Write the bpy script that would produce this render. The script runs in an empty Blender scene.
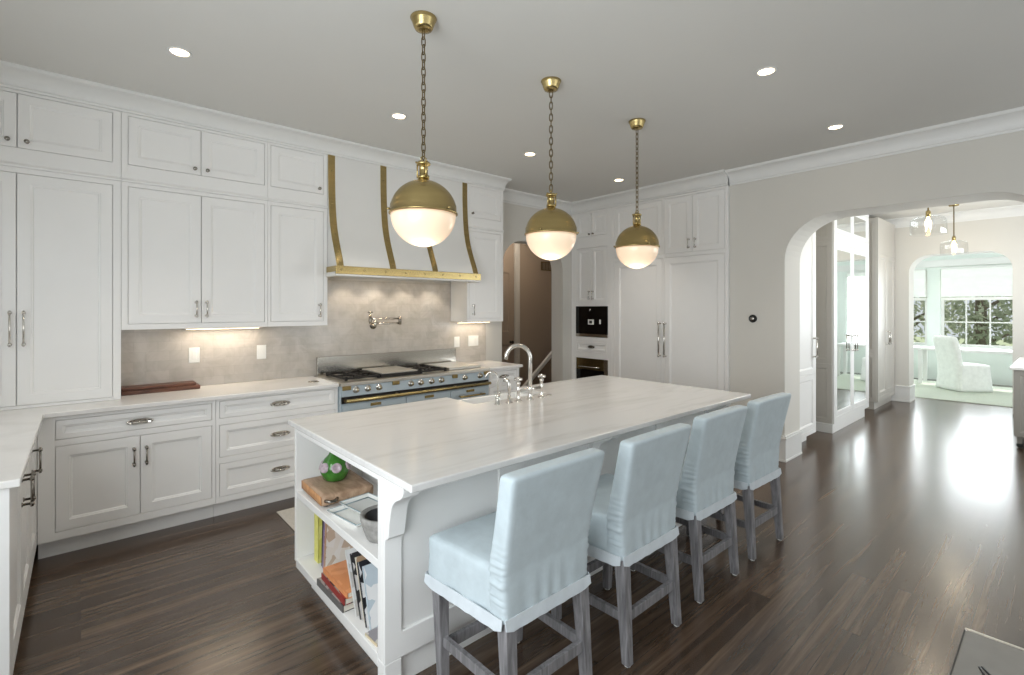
import bpy, bmesh, math, random
from mathutils import Vector, Matrix
random.seed(7)
S = bpy.context.scene
C = S.collection
PI = math.pi

# ------------------------------------------------------------------ camera
cam_d = bpy.data.cameras.new('camera')
cam = bpy.data.objects.new('camera', cam_d)
C.objects.link(cam)
cam.location = (0, 0, 1.555)
cam.rotation_euler = (PI / 2, 0, math.radians(48.646 - 90))
cam_d.sensor_width = 36
cam_d.lens = 489.96 / 1024 * 36
cam_d.shift_y = -29.2 / 1024
cam_d.clip_start = 0.02
S.camera = cam

# ------------------------------------------------------------------ colour management, world, daylight
S.view_settings.view_transform = 'Standard'
S.view_settings.look = 'None'
S.view_settings.exposure = 0.0
S.view_settings.gamma = 1.0
S.view_settings.use_curve_mapping = False
S.cycles.max_bounces = 10
S.cycles.diffuse_bounces = 6
S.cycles.glossy_bounces = 5
S.cycles.transmission_bounces = 8
S.cycles.sample_clamp_indirect = 4
S.cycles.use_denoising = True

w = bpy.data.worlds.new('sky')
S.world = w
w.use_nodes = True
bgn = w.node_tree.nodes['Background']
bgn.inputs[0].default_value = (0.88, 0.95, 1.0, 1)
bgn.inputs[1].default_value = 0.75


def light(name, kind, loc, energy, color=(1, 1, 1), rot=(0, 0, 0), parent=None, **kw):
    d = bpy.data.lights.new(name, kind)
    d.energy = energy
    d.color = color
    for k, v in kw.items():
        setattr(d, k, v)
    o = bpy.data.objects.new(name, d)
    C.objects.link(o)
    o.location = loc
    o.rotation_euler = rot
    if parent:
        o.parent = parent
    return o


COOL = (0.90, 0.96, 1.0)
WARM = (1.0, 0.80, 0.58)
# sun over the breakfast room, and daylight in the window openings
light('sun', 'SUN', (18, -3, 8), 4.5, (1, 0.96, 0.88), (math.radians(48), 0, math.radians(75)), angle=0.02)
for x, e in ((0.55, 3), (2.35, 5), (4.15, 20)):
    light('daylight', 'AREA', (x, -2.38, 1.55), e, COOL, (PI / 2, 0, 0), shape='RECTANGLE', size=1.35, size_y=1.7)
light('daylight', 'AREA', (-0.80, 3.35, 1.75), 3, COOL, (0, -PI / 2, 0), shape='RECTANGLE', size=1.0, size_y=1.0)  # lamp of the added counter window, cool light on the upper cabinets
light('daylight', 'AREA', (-0.80, 0.75, 1.55), 78, COOL, (0, -PI / 2, 0), shape='RECTANGLE', size=1.6, size_y=2.0)
light('daylight', 'AREA', (8.0, -0.60, 1.75), 80, COOL, (PI / 2, 0, 0), shape='RECTANGLE', size=3.0, size_y=1.3)
for y in (1.05, 2.85):
    light('daylight', 'AREA', (13.9, y, 1.5), 58, COOL, (0, PI / 2, 0), shape='RECTANGLE', size=1.6, size_y=1.4)
light('daylight', 'AREA', (12.4, -1.42, 1.5), 26, COOL, (PI / 2, 0, 0), shape='RECTANGLE', size=2.0, size_y=1.6)


# ------------------------------------------------------------------ materials
def lin(c):
    return tuple(((v / 255) / 12.92 if v <= 10 else (((v / 255) + 0.055) / 1.055) ** 2.4) for v in c)


def base(name):
    m = bpy.data.materials.new(name)
    m.use_nodes = True
    return m, m.node_tree.nodes, m.node_tree.links, m.node_tree.nodes['Principled BSDF']


def coords(N, L, scale=(1, 1, 1), rot=(0, 0, 0)):
    tc = N.new('ShaderNodeTexCoord')
    mp = N.new('ShaderNodeMapping')
    mp.inputs['Scale'].default_value = scale
    mp.inputs['Rotation'].default_value = rot
    L.new(tc.outputs['Object'], mp.inputs['Vector'])
    return mp.outputs['Vector']


def noise(N, L, vec, scale, detail=4, rough=0.5, dist=0.0):
    n = N.new('ShaderNodeTexNoise')
    n.inputs['Scale'].default_value = scale
    n.inputs['Detail'].default_value = detail
    n.inputs['Roughness'].default_value = rough
    n.inputs['Distortion'].default_value = dist
    L.new(vec, n.inputs['Vector'])
    return n.outputs['Fac']


def ramp(N, L, fac, stops):
    r = N.new('ShaderNodeValToRGB')
    el = r.color_ramp.elements
    while len(el) < len(stops):
        el.new(0.5)
    for e, (p, c) in zip(el, stops):
        e.position = p
        e.color = (*c, 1) if len(c) == 3 else c
    L.new(fac, r.inputs['Fac'])
    return r.outputs['Color']


def bump(N, L, P, h, strength, dist=0.01):
    b = N.new('ShaderNodeBump')
    b.inputs['Strength'].default_value = strength
    b.inputs['Distance'].default_value = dist
    L.new(h, b.inputs['Height'])
    L.new(b.outputs['Normal'], P.inputs['Normal'])


def pbr(name, col, rough=0.5, metal=0.0, var=0.04, scale=6, stretch=(1, 1, 1), bmp=0.0, spec=0.5):
    """plain painted / metal / cloth surface with a faint procedural mottling"""
    m, N, L, P = base(name)
    c = lin(col)
    v = coords(N, L, stretch)
    f = noise(N, L, v, scale)
    L.new(ramp(N, L, f, [(0.25, tuple(x * (1 - var) for x in c)), (0.75, tuple(min(1, x * (1 + var)) for x in c))]), P.inputs['Base Color'])
    P.inputs['Roughness'].default_value = rough
    P.inputs['Metallic'].default_value = metal
    P.inputs['Specular IOR Level'].default_value = spec
    if bmp:
        bump(N, L, P, f, bmp)
    return m


def emit(name, col, strength):
    m, N, L, P = base(name)
    P.inputs['Base Color'].default_value = (*lin(col), 1)
    P.inputs['Emission Color'].default_value = (*lin(col), 1)
    P.inputs['Emission Strength'].default_value = strength
    P.inputs['Roughness'].default_value = 0.25
    return m


def glass(name, col=(255, 255, 255), rough=0.0, ior=1.45):
    m, N, L, P = base(name)
    P.inputs['Base Color'].default_value = (*lin(col), 1)
    P.inputs['Roughness'].default_value = rough
    P.inputs['Transmission Weight'].default_value = 1
    P.inputs['IOR'].default_value = ior
    return m


def thin_glass(name):
    m, N, L, P = base(name)
    N.remove(P)
    out = [n for n in N if n.type == 'OUTPUT_MATERIAL'][0]
    tr = N.new('ShaderNodeBsdfTransparent')
    tr.inputs['Color'].default_value = (0.96, 0.965, 0.96, 1)
    gl = N.new('ShaderNodeBsdfGlossy')
    gl.inputs['Roughness'].default_value = 0.03
    lw = N.new('ShaderNodeLayerWeight')
    lw.inputs['Blend'].default_value = 0.25
    pw = N.new('ShaderNodeMath')
    pw.operation = 'MULTIPLY_ADD'
    pw.inputs[1].default_value = 0.45
    pw.inputs[2].default_value = 0.04
    L.new(lw.outputs['Facing'], pw.inputs[0])
    mx = N.new('ShaderNodeMixShader')
    L.new(pw.outputs[0], mx.inputs[0])
    L.new(tr.outputs[0], mx.inputs[1])
    L.new(gl.outputs[0], mx.inputs[2])
    L.new(mx.outputs[0], out.inputs['Surface'])
    return m


def leaf_mat(name, col):
    m, N, L, P = base(name)
    out = [n for n in N if n.type == 'OUTPUT_MATERIAL'][0]
    f = noise(N, L, coords(N, L), 4, 3)
    c = lin(col)
    cc = ramp(N, L, f, [(0.3, tuple(x * 0.6 for x in c)), (0.7, c)])
    L.new(cc, P.inputs['Base Color'])
    P.inputs['Roughness'].default_value = 0.6
    t = N.new('ShaderNodeBsdfTranslucent')
    L.new(cc, t.inputs['Color'])
    mx = N.new('ShaderNodeMixShader')
    mx.inputs[0].default_value = 0.5
    L.new(P.outputs[0], mx.inputs[1])
    L.new(t.outputs[0], mx.inputs[2])
    L.new(mx.outputs[0], out.inputs['Surface'])
    return m


def marble_mat(name, light_c, vein_c, stretch, rough):
    m, N, L, P = base(name)
    v = coords(N, L, stretch)
    f1 = noise(N, L, v, 1.6, 8, 0.62, 0.9)
    f2 = noise(N, L, v, 5.0, 6, 0.6, 0.4)
    mx = N.new('ShaderNodeMath')
    mx.operation = 'MULTIPLY_ADD'
    mx.inputs[1].default_value = 0.35
    L.new(f2, mx.inputs[0])
    L.new(f1, mx.inputs[2])
    lc, vc = lin(light_c), lin(vein_c)
    mid = tuple(a * 0.6 + b * 0.4 for a, b in zip(lc, vc))
    L.new(ramp(N, L, mx.outputs[0], [(0.40, vc), (0.56, mid), (0.70, lc), (0.9, lc)]), P.inputs['Base Color'])
    P.inputs['Roughness'].default_value = rough
    return m


def floor_mat():
    m, N, L, P = base('dark_oak_planks')
    v = coords(N, L)
    br = N.new('ShaderNodeTexBrick')
    br.offset = 0.37
    br.inputs['Scale'].default_value = 1
    br.inputs['Brick Width'].default_value = 1.7
    br.inputs['Row Height'].default_value = 0.105
    br.inputs['Mortar Size'].default_value = 0.0012
    br.inputs['Mortar Smooth'].default_value = 0.2
    br.inputs['Bias'].default_value = -0.1
    br.inputs['Color1'].default_value = (0, 0, 0, 1)
    br.inputs['Color2'].default_value = (1, 1, 1, 1)
    br.inputs['Mortar'].default_value = (0.0, 0.0, 0.0, 1)
    L.new(v, br.inputs['Vector'])
    # shift the grain of each plank by its own tone
    sh = N.new('ShaderNodeVectorMath')
    sh.operation = 'MULTIPLY_ADD'
    L.new(br.outputs['Color'], sh.inputs[0])
    sh.inputs[1].default_value = (7, 3, 5)
    L.new(v, sh.inputs[2])
    st = N.new('ShaderNodeVectorMath')
    st.operation = 'MULTIPLY'
    L.new(sh.outputs[0], st.inputs[0])
    st.inputs[1].default_value = (0.55, 13, 1)
    g1 = noise(N, L, st.outputs[0], 1.5, 6, 0.6, 0.7)
    g2 = noise(N, L, st.outputs[0], 9, 4, 0.6, 0.3)
    a = N.new('ShaderNodeMath')
    a.operation = 'MULTIPLY_ADD'
    a.inputs[1].default_value = 0.18
    L.new(g2, a.inputs[0])
    L.new(g1, a.inputs[2])
    b = N.new('ShaderNodeMath')
    b.operation = 'MULTIPLY_ADD'
    b.inputs[1].default_value = 0.12
    sep = N.new('ShaderNodeSeparateColor')
    L.new(br.outputs['Color'], sep.inputs[0])
    L.new(sep.outputs[0], b.inputs[0])
    L.new(a.outputs[0], b.inputs[2])
    col = ramp(N, L, b.outputs[0], [(0.32, lin((38, 27, 19))), (0.50, lin((62, 47, 35))), (0.68, lin((82, 65, 51))), (0.86, lin((106, 88, 71)))])
    mix = N.new('ShaderNodeMix')
    mix.data_type = 'RGBA'
    L.new(br.outputs['Fac'], mix.inputs['Factor'])
    L.new(col, mix.inputs['A'])
    mix.inputs['B'].default_value = (*lin((26, 19, 16)), 1)
    L.new(mix.outputs['Result'], P.inputs['Base Color'])
    rr = N.new('ShaderNodeMapRange')
    rr.inputs['To Min'].default_value = 0.19
    rr.inputs['To Max'].default_value = 0.27
    L.new(noise(N, L, v, 0.8, 2), rr.inputs['Value'])
    L.new(rr.outputs[0], P.inputs['Roughness'])
    P.inputs['Specular IOR Level'].default_value = 0.85
    bump(N, L, P, b.outputs[0], 0.02, 0.003)
    return m


def tile_mat():
    m, N, L, P = base('glazed_backsplash_tile')
    v = coords(N, L, (1, 1, 1), (PI / 2, 0, 0))
    br = N.new('ShaderNodeTexBrick')
    br.inputs['Scale'].default_value = 1
    br.inputs['Brick Width'].default_value = 0.152
    br.inputs['Row Height'].default_value = 0.076
    br.inputs['Mortar Size'].default_value = 0.0016
    br.inputs['Color1'].default_value = (*lin((190, 185, 178)), 1)
    br.inputs['Color2'].default_value = (*lin((199, 193, 186)), 1)
    br.inputs['Mortar'].default_value = (*lin((186, 181, 174)), 1)
    L.new(v, br.inputs['Vector'])
    f = noise(N, L, v, 7, 5, 0.6, 0.8)
    mix = N.new('ShaderNodeMix')
    mix.data_type = 'RGBA'
    mix.blend_type = 'MULTIPLY'
    mix.inputs['Factor'].default_value = 1
    L.new(br.outputs['Color'], mix.inputs['A'])
    L.new(ramp(N, L, f, [(0.35, (0.86, 0.85, 0.83)), (0.6, (1, 1, 1))]), mix.inputs['B'])
    L.new(mix.outputs['Result'], P.inputs['Base Color'])
    P.inputs['Roughness'].default_value = 0.10
    bump(N, L, P, f, 0.25, 0.01)
    return m


def wood_mat(name, dark, lightc, stretch, rough, scale=3):
    m, N, L, P = base(name)
    v = coords(N, L, stretch)
    f = noise(N, L, v, scale, 7, 0.65, 0.8)
    L.new(ramp(N, L, f, [(0.3, lin(dark)), (0.7, lin(lightc))]), P.inputs['Base Color'])
    P.inputs['Roughness'].default_value = rough
    bump(N, L, P, f, 0.15, 0.004)
    return m


def fabric_mat(name, col):
    m, N, L, P = base(name)
    v = coords(N, L)
    f = noise(N, L, v, 14, 4, 0.6)
    c = lin(col)
    L.new(ramp(N, L, f, [(0.3, tuple(x * 0.93 for x in c)), (0.7, tuple(min(1, x * 1.05) for x in c))]), P.inputs['Base Color'])
    P.inputs['Roughness'].default_value = 0.85
    P.inputs['Sheen Weight'].default_value = 0.15
    wv = noise(N, L, v, 9, 3, 0.5)
    bump(N, L, P, wv, 0.25, 0.02)
    return m


def printed_mat(name, cols, scale):
    """a printed cover: hard patches of a few inks"""
    m, N, L, P = base(name)
    v = coords(N, L)
    vo = N.new('ShaderNodeTexVoronoi')
    vo.inputs['Scale'].default_value = scale
    L.new(v, vo.inputs['Vector'])
    sep = N.new('ShaderNodeSeparateColor')
    L.new(vo.outputs['Color'], sep.inputs[0])
    n = len(cols)
    r = N.new('ShaderNodeValToRGB')
    r.color_ramp.interpolation = 'CONSTANT'
    while len(r.color_ramp.elements) < n:
        r.color_ramp.elements.new(0.5)
    for i, e in enumerate(r.color_ramp.elements):
        e.position = i / n
        e.color = (*lin(cols[i]), 1)
    L.new(sep.outputs[0], r.inputs['Fac'])
    L.new(r.outputs['Color'], P.inputs['Base Color'])
    P.inputs['Roughness'].default_value = 0.4
    return m


M = dict(
    cab=pbr('white_cabinet_paint', (238, 237, 235), 0.38, var=0.01),
    greycab=pbr('grey_cabinet_paint', (190, 186, 179), 0.4, var=0.01),
    taupecab=pbr('taupe_cabinet_paint', (152, 148, 141), 0.42, var=0.01),
    trim=pbr('white_trim_paint', (228, 228, 226), 0.42, var=0.01),
    wall=pbr('pale_greige_wall_paint', (213, 210, 203), 0.75, var=0.015, scale=2),
    ceil=pbr('ceiling_paint', (214, 213, 209), 0.8, var=0.01, scale=2),
    hall=pbr('taupe_hall_paint', (150, 135, 120), 0.75, var=0.03, scale=2),
    sunwall=pbr('pale_green_white_paint', (226, 234, 229), 0.6, var=0.01),
    plaster=pbr('smooth_hood_plaster', (226, 225, 222), 0.55, var=0.012),
    inside=pbr('cabinet_gap_shadow_lining', (120, 118, 115), 0.7),
    floor=floor_mat(),
    marble=marble_mat('honed_veined_marble', (219, 218, 216), (196, 193, 190), (0.7, 4.5, 1), 0.18),
    quartz=marble_mat('white_counter_stone', (232, 230, 227), (212, 209, 205), (1, 1, 1), 0.2),
    tile=tile_mat(),
    steel=pbr('brushed_steel', (196, 192, 184), 0.2, 1.0, 0.05, 30, (1, 1, 8)),
    steelmatt=pbr('matt_steel', (204, 200, 192), 0.38, 1.0, 0.05, 30, (1, 1, 8)),
    nickel=pbr('polished_nickel', (212, 208, 202), 0.16, 1.0, 0.03, 10),
    darknickel=pbr('aged_nickel', (150, 145, 138), 0.25, 1.0, 0.08, 20),
    brass=pbr('antique_brass', (184, 164, 114), 0.2, 1.0, 0.10, 8, (1, 1, 4)),
    darkbrass=pbr('dark_antique_brass', (118, 102, 70), 0.35, 1.0, 0.15, 20),
    iron=pbr('black_cast_iron', (30, 27, 25), 0.55, 0.3, 0.2, 30),
    blue=pbr('pale_blue_enamel', (178, 191, 199), 0.18, var=0.02),
    black=pbr('black_glass', (8, 8, 9), 0.06),
    darkplastic=pbr('dark_plastic', (28, 28, 28), 0.35),
    white=pbr('white_plastic', (238, 238, 234), 0.35, var=0.01),
    porcelain=pbr('white_fireclay', (240, 240, 238), 0.12, var=0.01),
    cover=fabric_mat('pale_blue_slipcover_cotton', (187, 199, 204)),
    coverhem=fabric_mat('pale_grey_hem_band', (204, 211, 216)),
    wcover=fabric_mat('white_slipcover_cotton', (242, 243, 240)),
    leg=wood_mat('weathered_grey_wood', (88, 86, 88), (150, 148, 150), (9, 9, 1), 0.6, 5),
    walnut=wood_mat('walnut_board', (58, 33, 24), (126, 80, 58), (1.2, 9, 9), 0.4),
    oldwood=wood_mat('worn_pine_board', (150, 118, 92), (206, 176, 148), (7, 2, 7), 0.55),
    woodend=wood_mat('orange_end_grain', (176, 120, 76), (214, 164, 116), (7, 7, 2), 0.55),
    greenglass=pbr('green_glazed_glass', (62, 118, 44), 0.08, var=0.45, scale=18),
    stone=pbr('grey_stone', (150, 148, 144), 0.8, var=0.25, scale=40, bmp=0.3),
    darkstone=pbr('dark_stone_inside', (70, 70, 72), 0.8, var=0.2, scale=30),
    tray=pbr('white_enamel', (242, 242, 238), 0.2),
    trayblue=pbr('blue_grey_enamel_rim', (146, 164, 170), 0.3),
    glow=emit('lit_opal_glass', (255, 228, 198), 0.27),
    lamp=emit('lit_lamp_lens', (255, 226, 180), 12),
    bulb=emit('lit_filament_bulb', (255, 210, 140), 14),
    glass=thin_glass('thin_clear_glass'),
    mirror=pbr('antiqued_mirror', (226, 230, 228), 0.03, 1.0, 0.01),
    rug=pbr('pale_green_rug', (184, 190, 176), 0.95, var=0.15, scale=60, bmp=0.4),
    mat=pbr('grey_mat', (138, 135, 130), 0.6, var=0.06, scale=12),
    runner=pbr('pale_woven_runner', (196, 190, 180), 0.9, var=0.12, scale=70, bmp=0.3),
    paper=pbr('page_edges', (226, 220, 206), 0.8, var=0.08, scale=80, stretch=(1, 1, 20)),
    bark=pbr('tree_bark', (130, 120, 110), 0.9, var=0.3, scale=20),
    leaf=leaf_mat('tree_foliage', (196, 204, 182)),
    lawn=pbr('lawn', (160, 172, 136), 0.95, var=0.3, scale=8),
    shade=pbr('white_roman_shade', (244, 246, 242), 0.8, var=0.02),
)


for nm in ('brass',):
    nt = M[nm].node_tree
    P_ = nt.nodes['Principled BSDF']
    P_.inputs['Anisotropic'].default_value = 0.75
    P_.inputs['Roughness'].default_value = 0.26
    tg = nt.nodes.new('ShaderNodeTangent')
    tg.direction_type = 'RADIAL'
    tg.axis = 'Z'
    nt.links.new(tg.outputs[0], P_.inputs['Tangent'])


# ------------------------------------------------------------------ mesh helpers
class MB:
    def __init__(s):
        s.v, s.f, s.mi, s.sm = [], [], [], []

    def add(s, vs, fs, mi=0, smooth=False):
        n = len(s.v)
        s.v += [Vector(p) for p in vs]
        s.f += [tuple(i + n for i in f) for f in fs]
        s.mi += [mi] * len(fs)
        s.sm += [smooth] * len(fs)
        return s

    def box(s, x0, x1, y0, y1, z0, z1, mi=0):
        vs = [(x, y, z) for x in (x0, x1) for y in (y0, y1) for z in (z0, z1)]
        return s.add(vs, [(0, 1, 3, 2), (4, 6, 7, 5), (0, 4, 5, 1), (2, 3, 7, 6), (0, 2, 6, 4), (1, 5, 7, 3)], mi)

    def mbox(s, mp, u0, u1, v0, v1, w0, w1, mi=0):
        vs = [mp(u, v, w_) for u in (u0, u1) for v in (v0, v1) for w_ in (w0, w1)]
        return s.add(vs, [(0, 1, 3, 2), (4, 6, 7, 5), (0, 4, 5, 1), (2, 3, 7, 6), (0, 2, 6, 4), (1, 5, 7, 3)], mi)

    def prism(s, pts, fn, a, b, mi=0):
        """pts 2D polygon; fn(p, t) -> 3D; extruded from t=a to t=b"""
        n = len(pts)
        vs = [fn(p, a) for p in pts] + [fn(p, b) for p in pts]
        fs = [tuple(range(n))[::-1], tuple(range(n, 2 * n))] + [(i, (i + 1) % n, n + (i + 1) % n, n + i) for i in range(n)]
        return s.add(vs, fs, mi)

    def lathe(s, prof, at, n=32, mi=0, axis='z', smooth=True):
        """prof [(r, h)]; closed at radius 0"""
        vs, fs, rings = [], [], []
        for r, h in prof:
            if r < 1e-6:
                rings.append([len(vs)])
                vs.append((0, 0, h))
            else:
                rings.append(list(range(len(vs), len(vs) + n)))
                vs += [(r * math.cos(2 * PI * k / n), r * math.sin(2 * PI * k / n), h) for k in range(n)]
        for A, B in zip(rings, rings[1:]):
            if len(A) == 1 and len(B) == 1:
                continue
            for k in range(n):
                k2 = (k + 1) % n
                if len(A) == 1:
                    fs.append((A[0], B[k2], B[k]))
                elif len(B) == 1:
                    fs.append((A[k], A[k2], B[0]))
                else:
                    fs.append((A[k], A[k2], B[k2], B[k]))
        if axis == 'x':
            vs = [(h, x, y) for x, y, h in vs]
        elif axis == '-x':
            vs = [(-h, x, y) for x, y, h in vs]
        elif axis == '-y':
            vs = [(x, -h, y) for x, y, h in vs]
        elif axis == 'y':
            vs = [(x, h, y) for x, y, h in vs]
        return s.add([Vector(p) + Vector(at) for p in vs], fs, mi, smooth)

    def cyl(s, at, r, h, n=20, mi=0, axis='z'):
        return s.lathe([(0, 0), (r, 0), (r, h), (0, h)], at, n, mi, axis, False)

    def tube(s, path, r, n=10, mi=0, closed=False, smooth=True):
        P = [Vector(p) for p in path]
        m = len(P)
        rs = r if isinstance(r, (list, tuple)) else [r] * m
        vs, prev = [], None
        for i in range(m):
            a = P[i - 1] if (i > 0 or closed) else P[i]
            b = P[(i + 1) % m] if (i < m - 1 or closed) else P[i]
            t = (b - a).normalized()
            if prev is None:
                up = Vector((0, 0, 1)) if abs(t.z) < 0.9 else Vector((1, 0, 0))
                nrm = t.cross(up).normalized()
            else:
                nrm = (prev - t * prev.dot(t)).normalized()
            prev = nrm
            bn = t.cross(nrm)
            vs += [P[i] + rs[i] * (math.cos(2 * PI * k / n) * nrm + math.sin(2 * PI * k / n) * bn) for k in range(n)]
        fs = []
        for i in range(m if closed else m - 1):
            j = (i + 1) % m
            fs += [(i * n + k, i * n + (k + 1) % n, j * n + (k + 1) % n, j * n + k) for k in range(n)]
        if not closed:
            fs += [tuple(range(n))[::-1], tuple(range((m - 1) * n, m * n))]
        return s.add(vs, fs, mi, smooth)

    def taper(s, p0, p1, a0, a1, mi=0):
        """square post from p0 (half sizes a0) to p1 (half sizes a1), z up"""
        vs = []
        for p, a in ((p0, a0), (p1, a1)):
            vs += [(p[0] + i * a[0], p[1] + j * a[1], p[2]) for i, j in ((-1, -1), (1, -1), (1, 1), (-1, 1))]
        return s.add(vs, [(3, 2, 1, 0), (4, 5, 6, 7), (0, 1, 5, 4), (1, 2, 6, 5), (2, 3, 7, 6), (3, 0, 4, 7)], mi)

    def bar(s, p0, p1, hw, hh, mi=0):
        """rectangular bar between two points"""
        a, b = Vector(p0), Vector(p1)
        t = (b - a).normalized()
        up = Vector((0, 0, 1)) if abs(t.z) < 0.95 else Vector((1, 0, 0))
        n = t.cross(up).normalized()
        u = n.cross(t).normalized()
        vs = [q + i * hw * n + j * hh * u for q in (a, b) for i, j in ((-1, -1), (1, -1), (1, 1), (-1, 1))]
        return s.add(vs, [(3, 2, 1, 0), (4, 5, 6, 7), (0, 1, 5, 4), (1, 2, 6, 5), (2, 3, 7, 6), (3, 0, 4, 7)], mi)

    def soft(s, x0, x1, y0, y1, z0, z1, r, n=(8, 8, 8), fn=None, mi=0):
        """rounded box with a dense surface; fn moves each point"""
        lo, hi = Vector((x0, y0, z0)), Vector((x1, y1, z1))
        vs, fs, idx = [], [], {}

        def vert(i, j, k):
            key = (i, j, k)
            if key not in idx:
                p = Vector([lo[a] + (hi[a] - lo[a]) * q / n[a] for a, q in enumerate(key)])
                c = Vector([min(max(p[a], lo[a] + r), hi[a] - r) for a in range(3)])
                d = p - c
                if d.length > 1e-9:
                    # keep points near the surface of the rounded box
                    p = c + d.normalized() * r
                idx[key] = len(vs)
                vs.append(fn(p) if fn else p)
            return idx[key]
        for a in range(3):
            b, c = (a + 1) % 3, (a + 2) % 3
            for side in (0, n[a]):
                for i in range(n[b]):
                    for j in range(n[c]):
                        q = []
                        for di, dj in ((0, 0), (1, 0), (1, 1), (0, 1)):
                            k = [0, 0, 0]
                            k[a], k[b], k[c] = side, i + di, j + dj
                            q.append(vert(*k))
                        fs.append(tuple(q if side else q[::-1]))
        return s.add(vs, fs, mi, True)

    def frame(s, mp, u0, u1, v0, v1, holes, depth, w=0.0, mi=0):
        """flat face frame with rectangular holes, depth thick behind w"""
        U = sorted({u0, u1, *[h[0] for h in holes], *[h[1] for h in holes]})
        V = sorted({v0, v1, *[h[2] for h in holes], *[h[3] for h in holes]})
        nu, nv = len(U) - 1, len(V) - 1

        def full(i, j):
            if not (0 <= i < nu and 0 <= j < nv):
                return False
            cu, cv = (U[i] + U[i + 1]) / 2, (V[j] + V[j + 1]) / 2
            return not any(h[0] < cu < h[1] and h[2] < cv < h[3] for h in holes)
        fv, bv, fs = {}, {}, []
        vs = []

        def get(d, i, j, ww):
            if (i, j) not in d:
                d[(i, j)] = len(vs)
                vs.append(mp(U[i], V[j], ww))
            return d[(i, j)]
        F = lambda i, j: get(fv, i, j, w)
        B = lambda i, j: get(bv, i, j, w - depth)
        for i in range(nu):
            for j in range(nv):
                if not full(i, j):
                    continue
                fs.append((F(i, j), F(i + 1, j), F(i + 1, j + 1), F(i, j + 1)))
                fs.append((B(i, j + 1), B(i + 1, j + 1), B(i + 1, j), B(i, j)))
                for di, dj, e in ((-1, 0, ((i, j + 1), (i, j))), (1, 0, ((i + 1, j), (i + 1, j + 1))), (0, -1, ((i, j), (i + 1, j))), (0, 1, ((i + 1, j + 1), (i, j + 1)))):
                    if not full(i + di, j + dj):
                        fs.append((F(*e[0]), B(*e[0]), B(*e[1]), F(*e[1])))
        return s.add(vs, fs, mi)

    def panel(s, mp, u0, u1, v0, v1, t=0.02, fw=0.06, rec=0.010, w=0.0, mi=0, pmi=None):
        """shaker door: raised frame, small bead, sunk panel"""
        loops = [(0, -t), (0, 0), (fw, 0), (fw + 0.003, -0.004), (fw + 0.010, -0.005), (fw + 0.014, -rec)]
        vs, fs = [], []
        for d, ww in loops:
            vs += [mp(u, v, w + ww) for u, v in ((u0 + d, v0 + d), (u1 - d, v0 + d), (u1 - d, v1 - d), (u0 + d, v1 - d))]
        for k in range(len(loops) - 1):
            for i in range(4):
                j = (i + 1) % 4
                fs.append((4 * k + i, 4 * k + j, 4 * k + 4 + j, 4 * k + 4 + i))
        fs.append((3, 2, 1, 0))
        s.add(vs, fs, mi)
        q = 4 * (len(loops) - 1)
        n = len(s.v) - len(vs)
        s.f.append((n + q, n + q + 1, n + q + 2, n + q + 3))
        s.mi.append(mi if pmi is None else pmi)
        s.sm.append(False)
        return s

    def build(s, name, mats, parent=None, bevel=0.0, seg=2, kind=None, flip=True, subsurf=0):
        org = Vector(parent['_org']) if parent is not None and '_org' in parent else Vector((0, 0, 0))
        me = bpy.data.meshes.new(name)
        me.from_pydata([tuple(p - org) for p in s.v], [], s.f)
        mats = mats if isinstance(mats, (list, tuple)) else [mats]
        for m in mats:
            me.materials.append(m)
        me.polygons.foreach_set('material_index', s.mi)
        me.polygons.foreach_set('use_smooth', s.sm)
        if flip:
            bm = bmesh.new()
            bm.from_mesh(me)
            bmesh.ops.recalc_face_normals(bm, faces=bm.faces)
            bm.to_mesh(me)
            bm.free()
        me.update()
        o = bpy.data.objects.new(name, me)
        C.objects.link(o)
        if parent is not None:
            o.parent = parent
            o['_org'] = tuple(org)
        if kind:
            o['kind'] = kind
        if subsurf:
            md = o.modifiers.new('s', 'SUBSURF')
            md.levels = md.render_levels = subsurf
        if bevel:
            md = o.modifiers.new('b', 'BEVEL')
            md.width = bevel
            md.segments = seg
            md.limit_method = 'ANGLE'
            md.angle_limit = math.radians(40)
        return o


def tag(o, label, cat, group=None):
    o['label'] = label
    o['category'] = cat
    if group:
        o['group'] = group
    return o


def thing(name, label, cat, loc, group=None):
    o = bpy.data.objects.new(name, None)
    C.objects.link(o)
    o.location = loc
    o['_org'] = tuple(loc)
    o.empty_display_size = 0.05
    return tag(o, label, cat, group)


def copy_tree(o, parent=None):
    c = o.copy()
    C.objects.link(c)
    if parent is not None:
        c.parent = parent
    for ch in list(o.children):
        copy_tree(ch, c)
    return c


def mY(Y):      # faces -Y
    return lambda u, v, w_: (u, Y - w_, v)


def mX(X):      # faces -X, u = y
    return lambda u, v, w_: (X - w_, u, v)


def mXp(X):     # faces +X, u = y
    return lambda u, v, w_: (X + w_, u, v)


def struct(name, mb, mat, bevel=0.0):
    return mb.build(name, mat, None, bevel, kind='structure')


# ------------------------------------------------------------------ room shell
CEIL = 3.05
YW, XW = 4.74, 5.35           # cooking wall, far wall with the wide arch
struct('floor', MB().box(-0.95, 14.6, -2.5, 7.2, -0.06, 0.0), M['floor'])
struct('ceiling', MB().box(-0.95, 5.77, -2.5, 7.2, CEIL, CEIL + 0.15).box(5.77, 10.66, -2.5, 7.2, CEIL, CEIL + 0.15).box(10.66, 14.3, -2.5, 7.2, 2.85, CEIL + 0.15), M['ceil'])


def corner(cx, cz, rx, rz, a0, a1, n=12):
    return [(cx + rx * math.cos(math.radians(a0 + (a1 - a0) * k / n)), cz + rz * math.sin(math.radians(a0 + (a1 - a0) * k / n))) for k in range(n + 1)]


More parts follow.
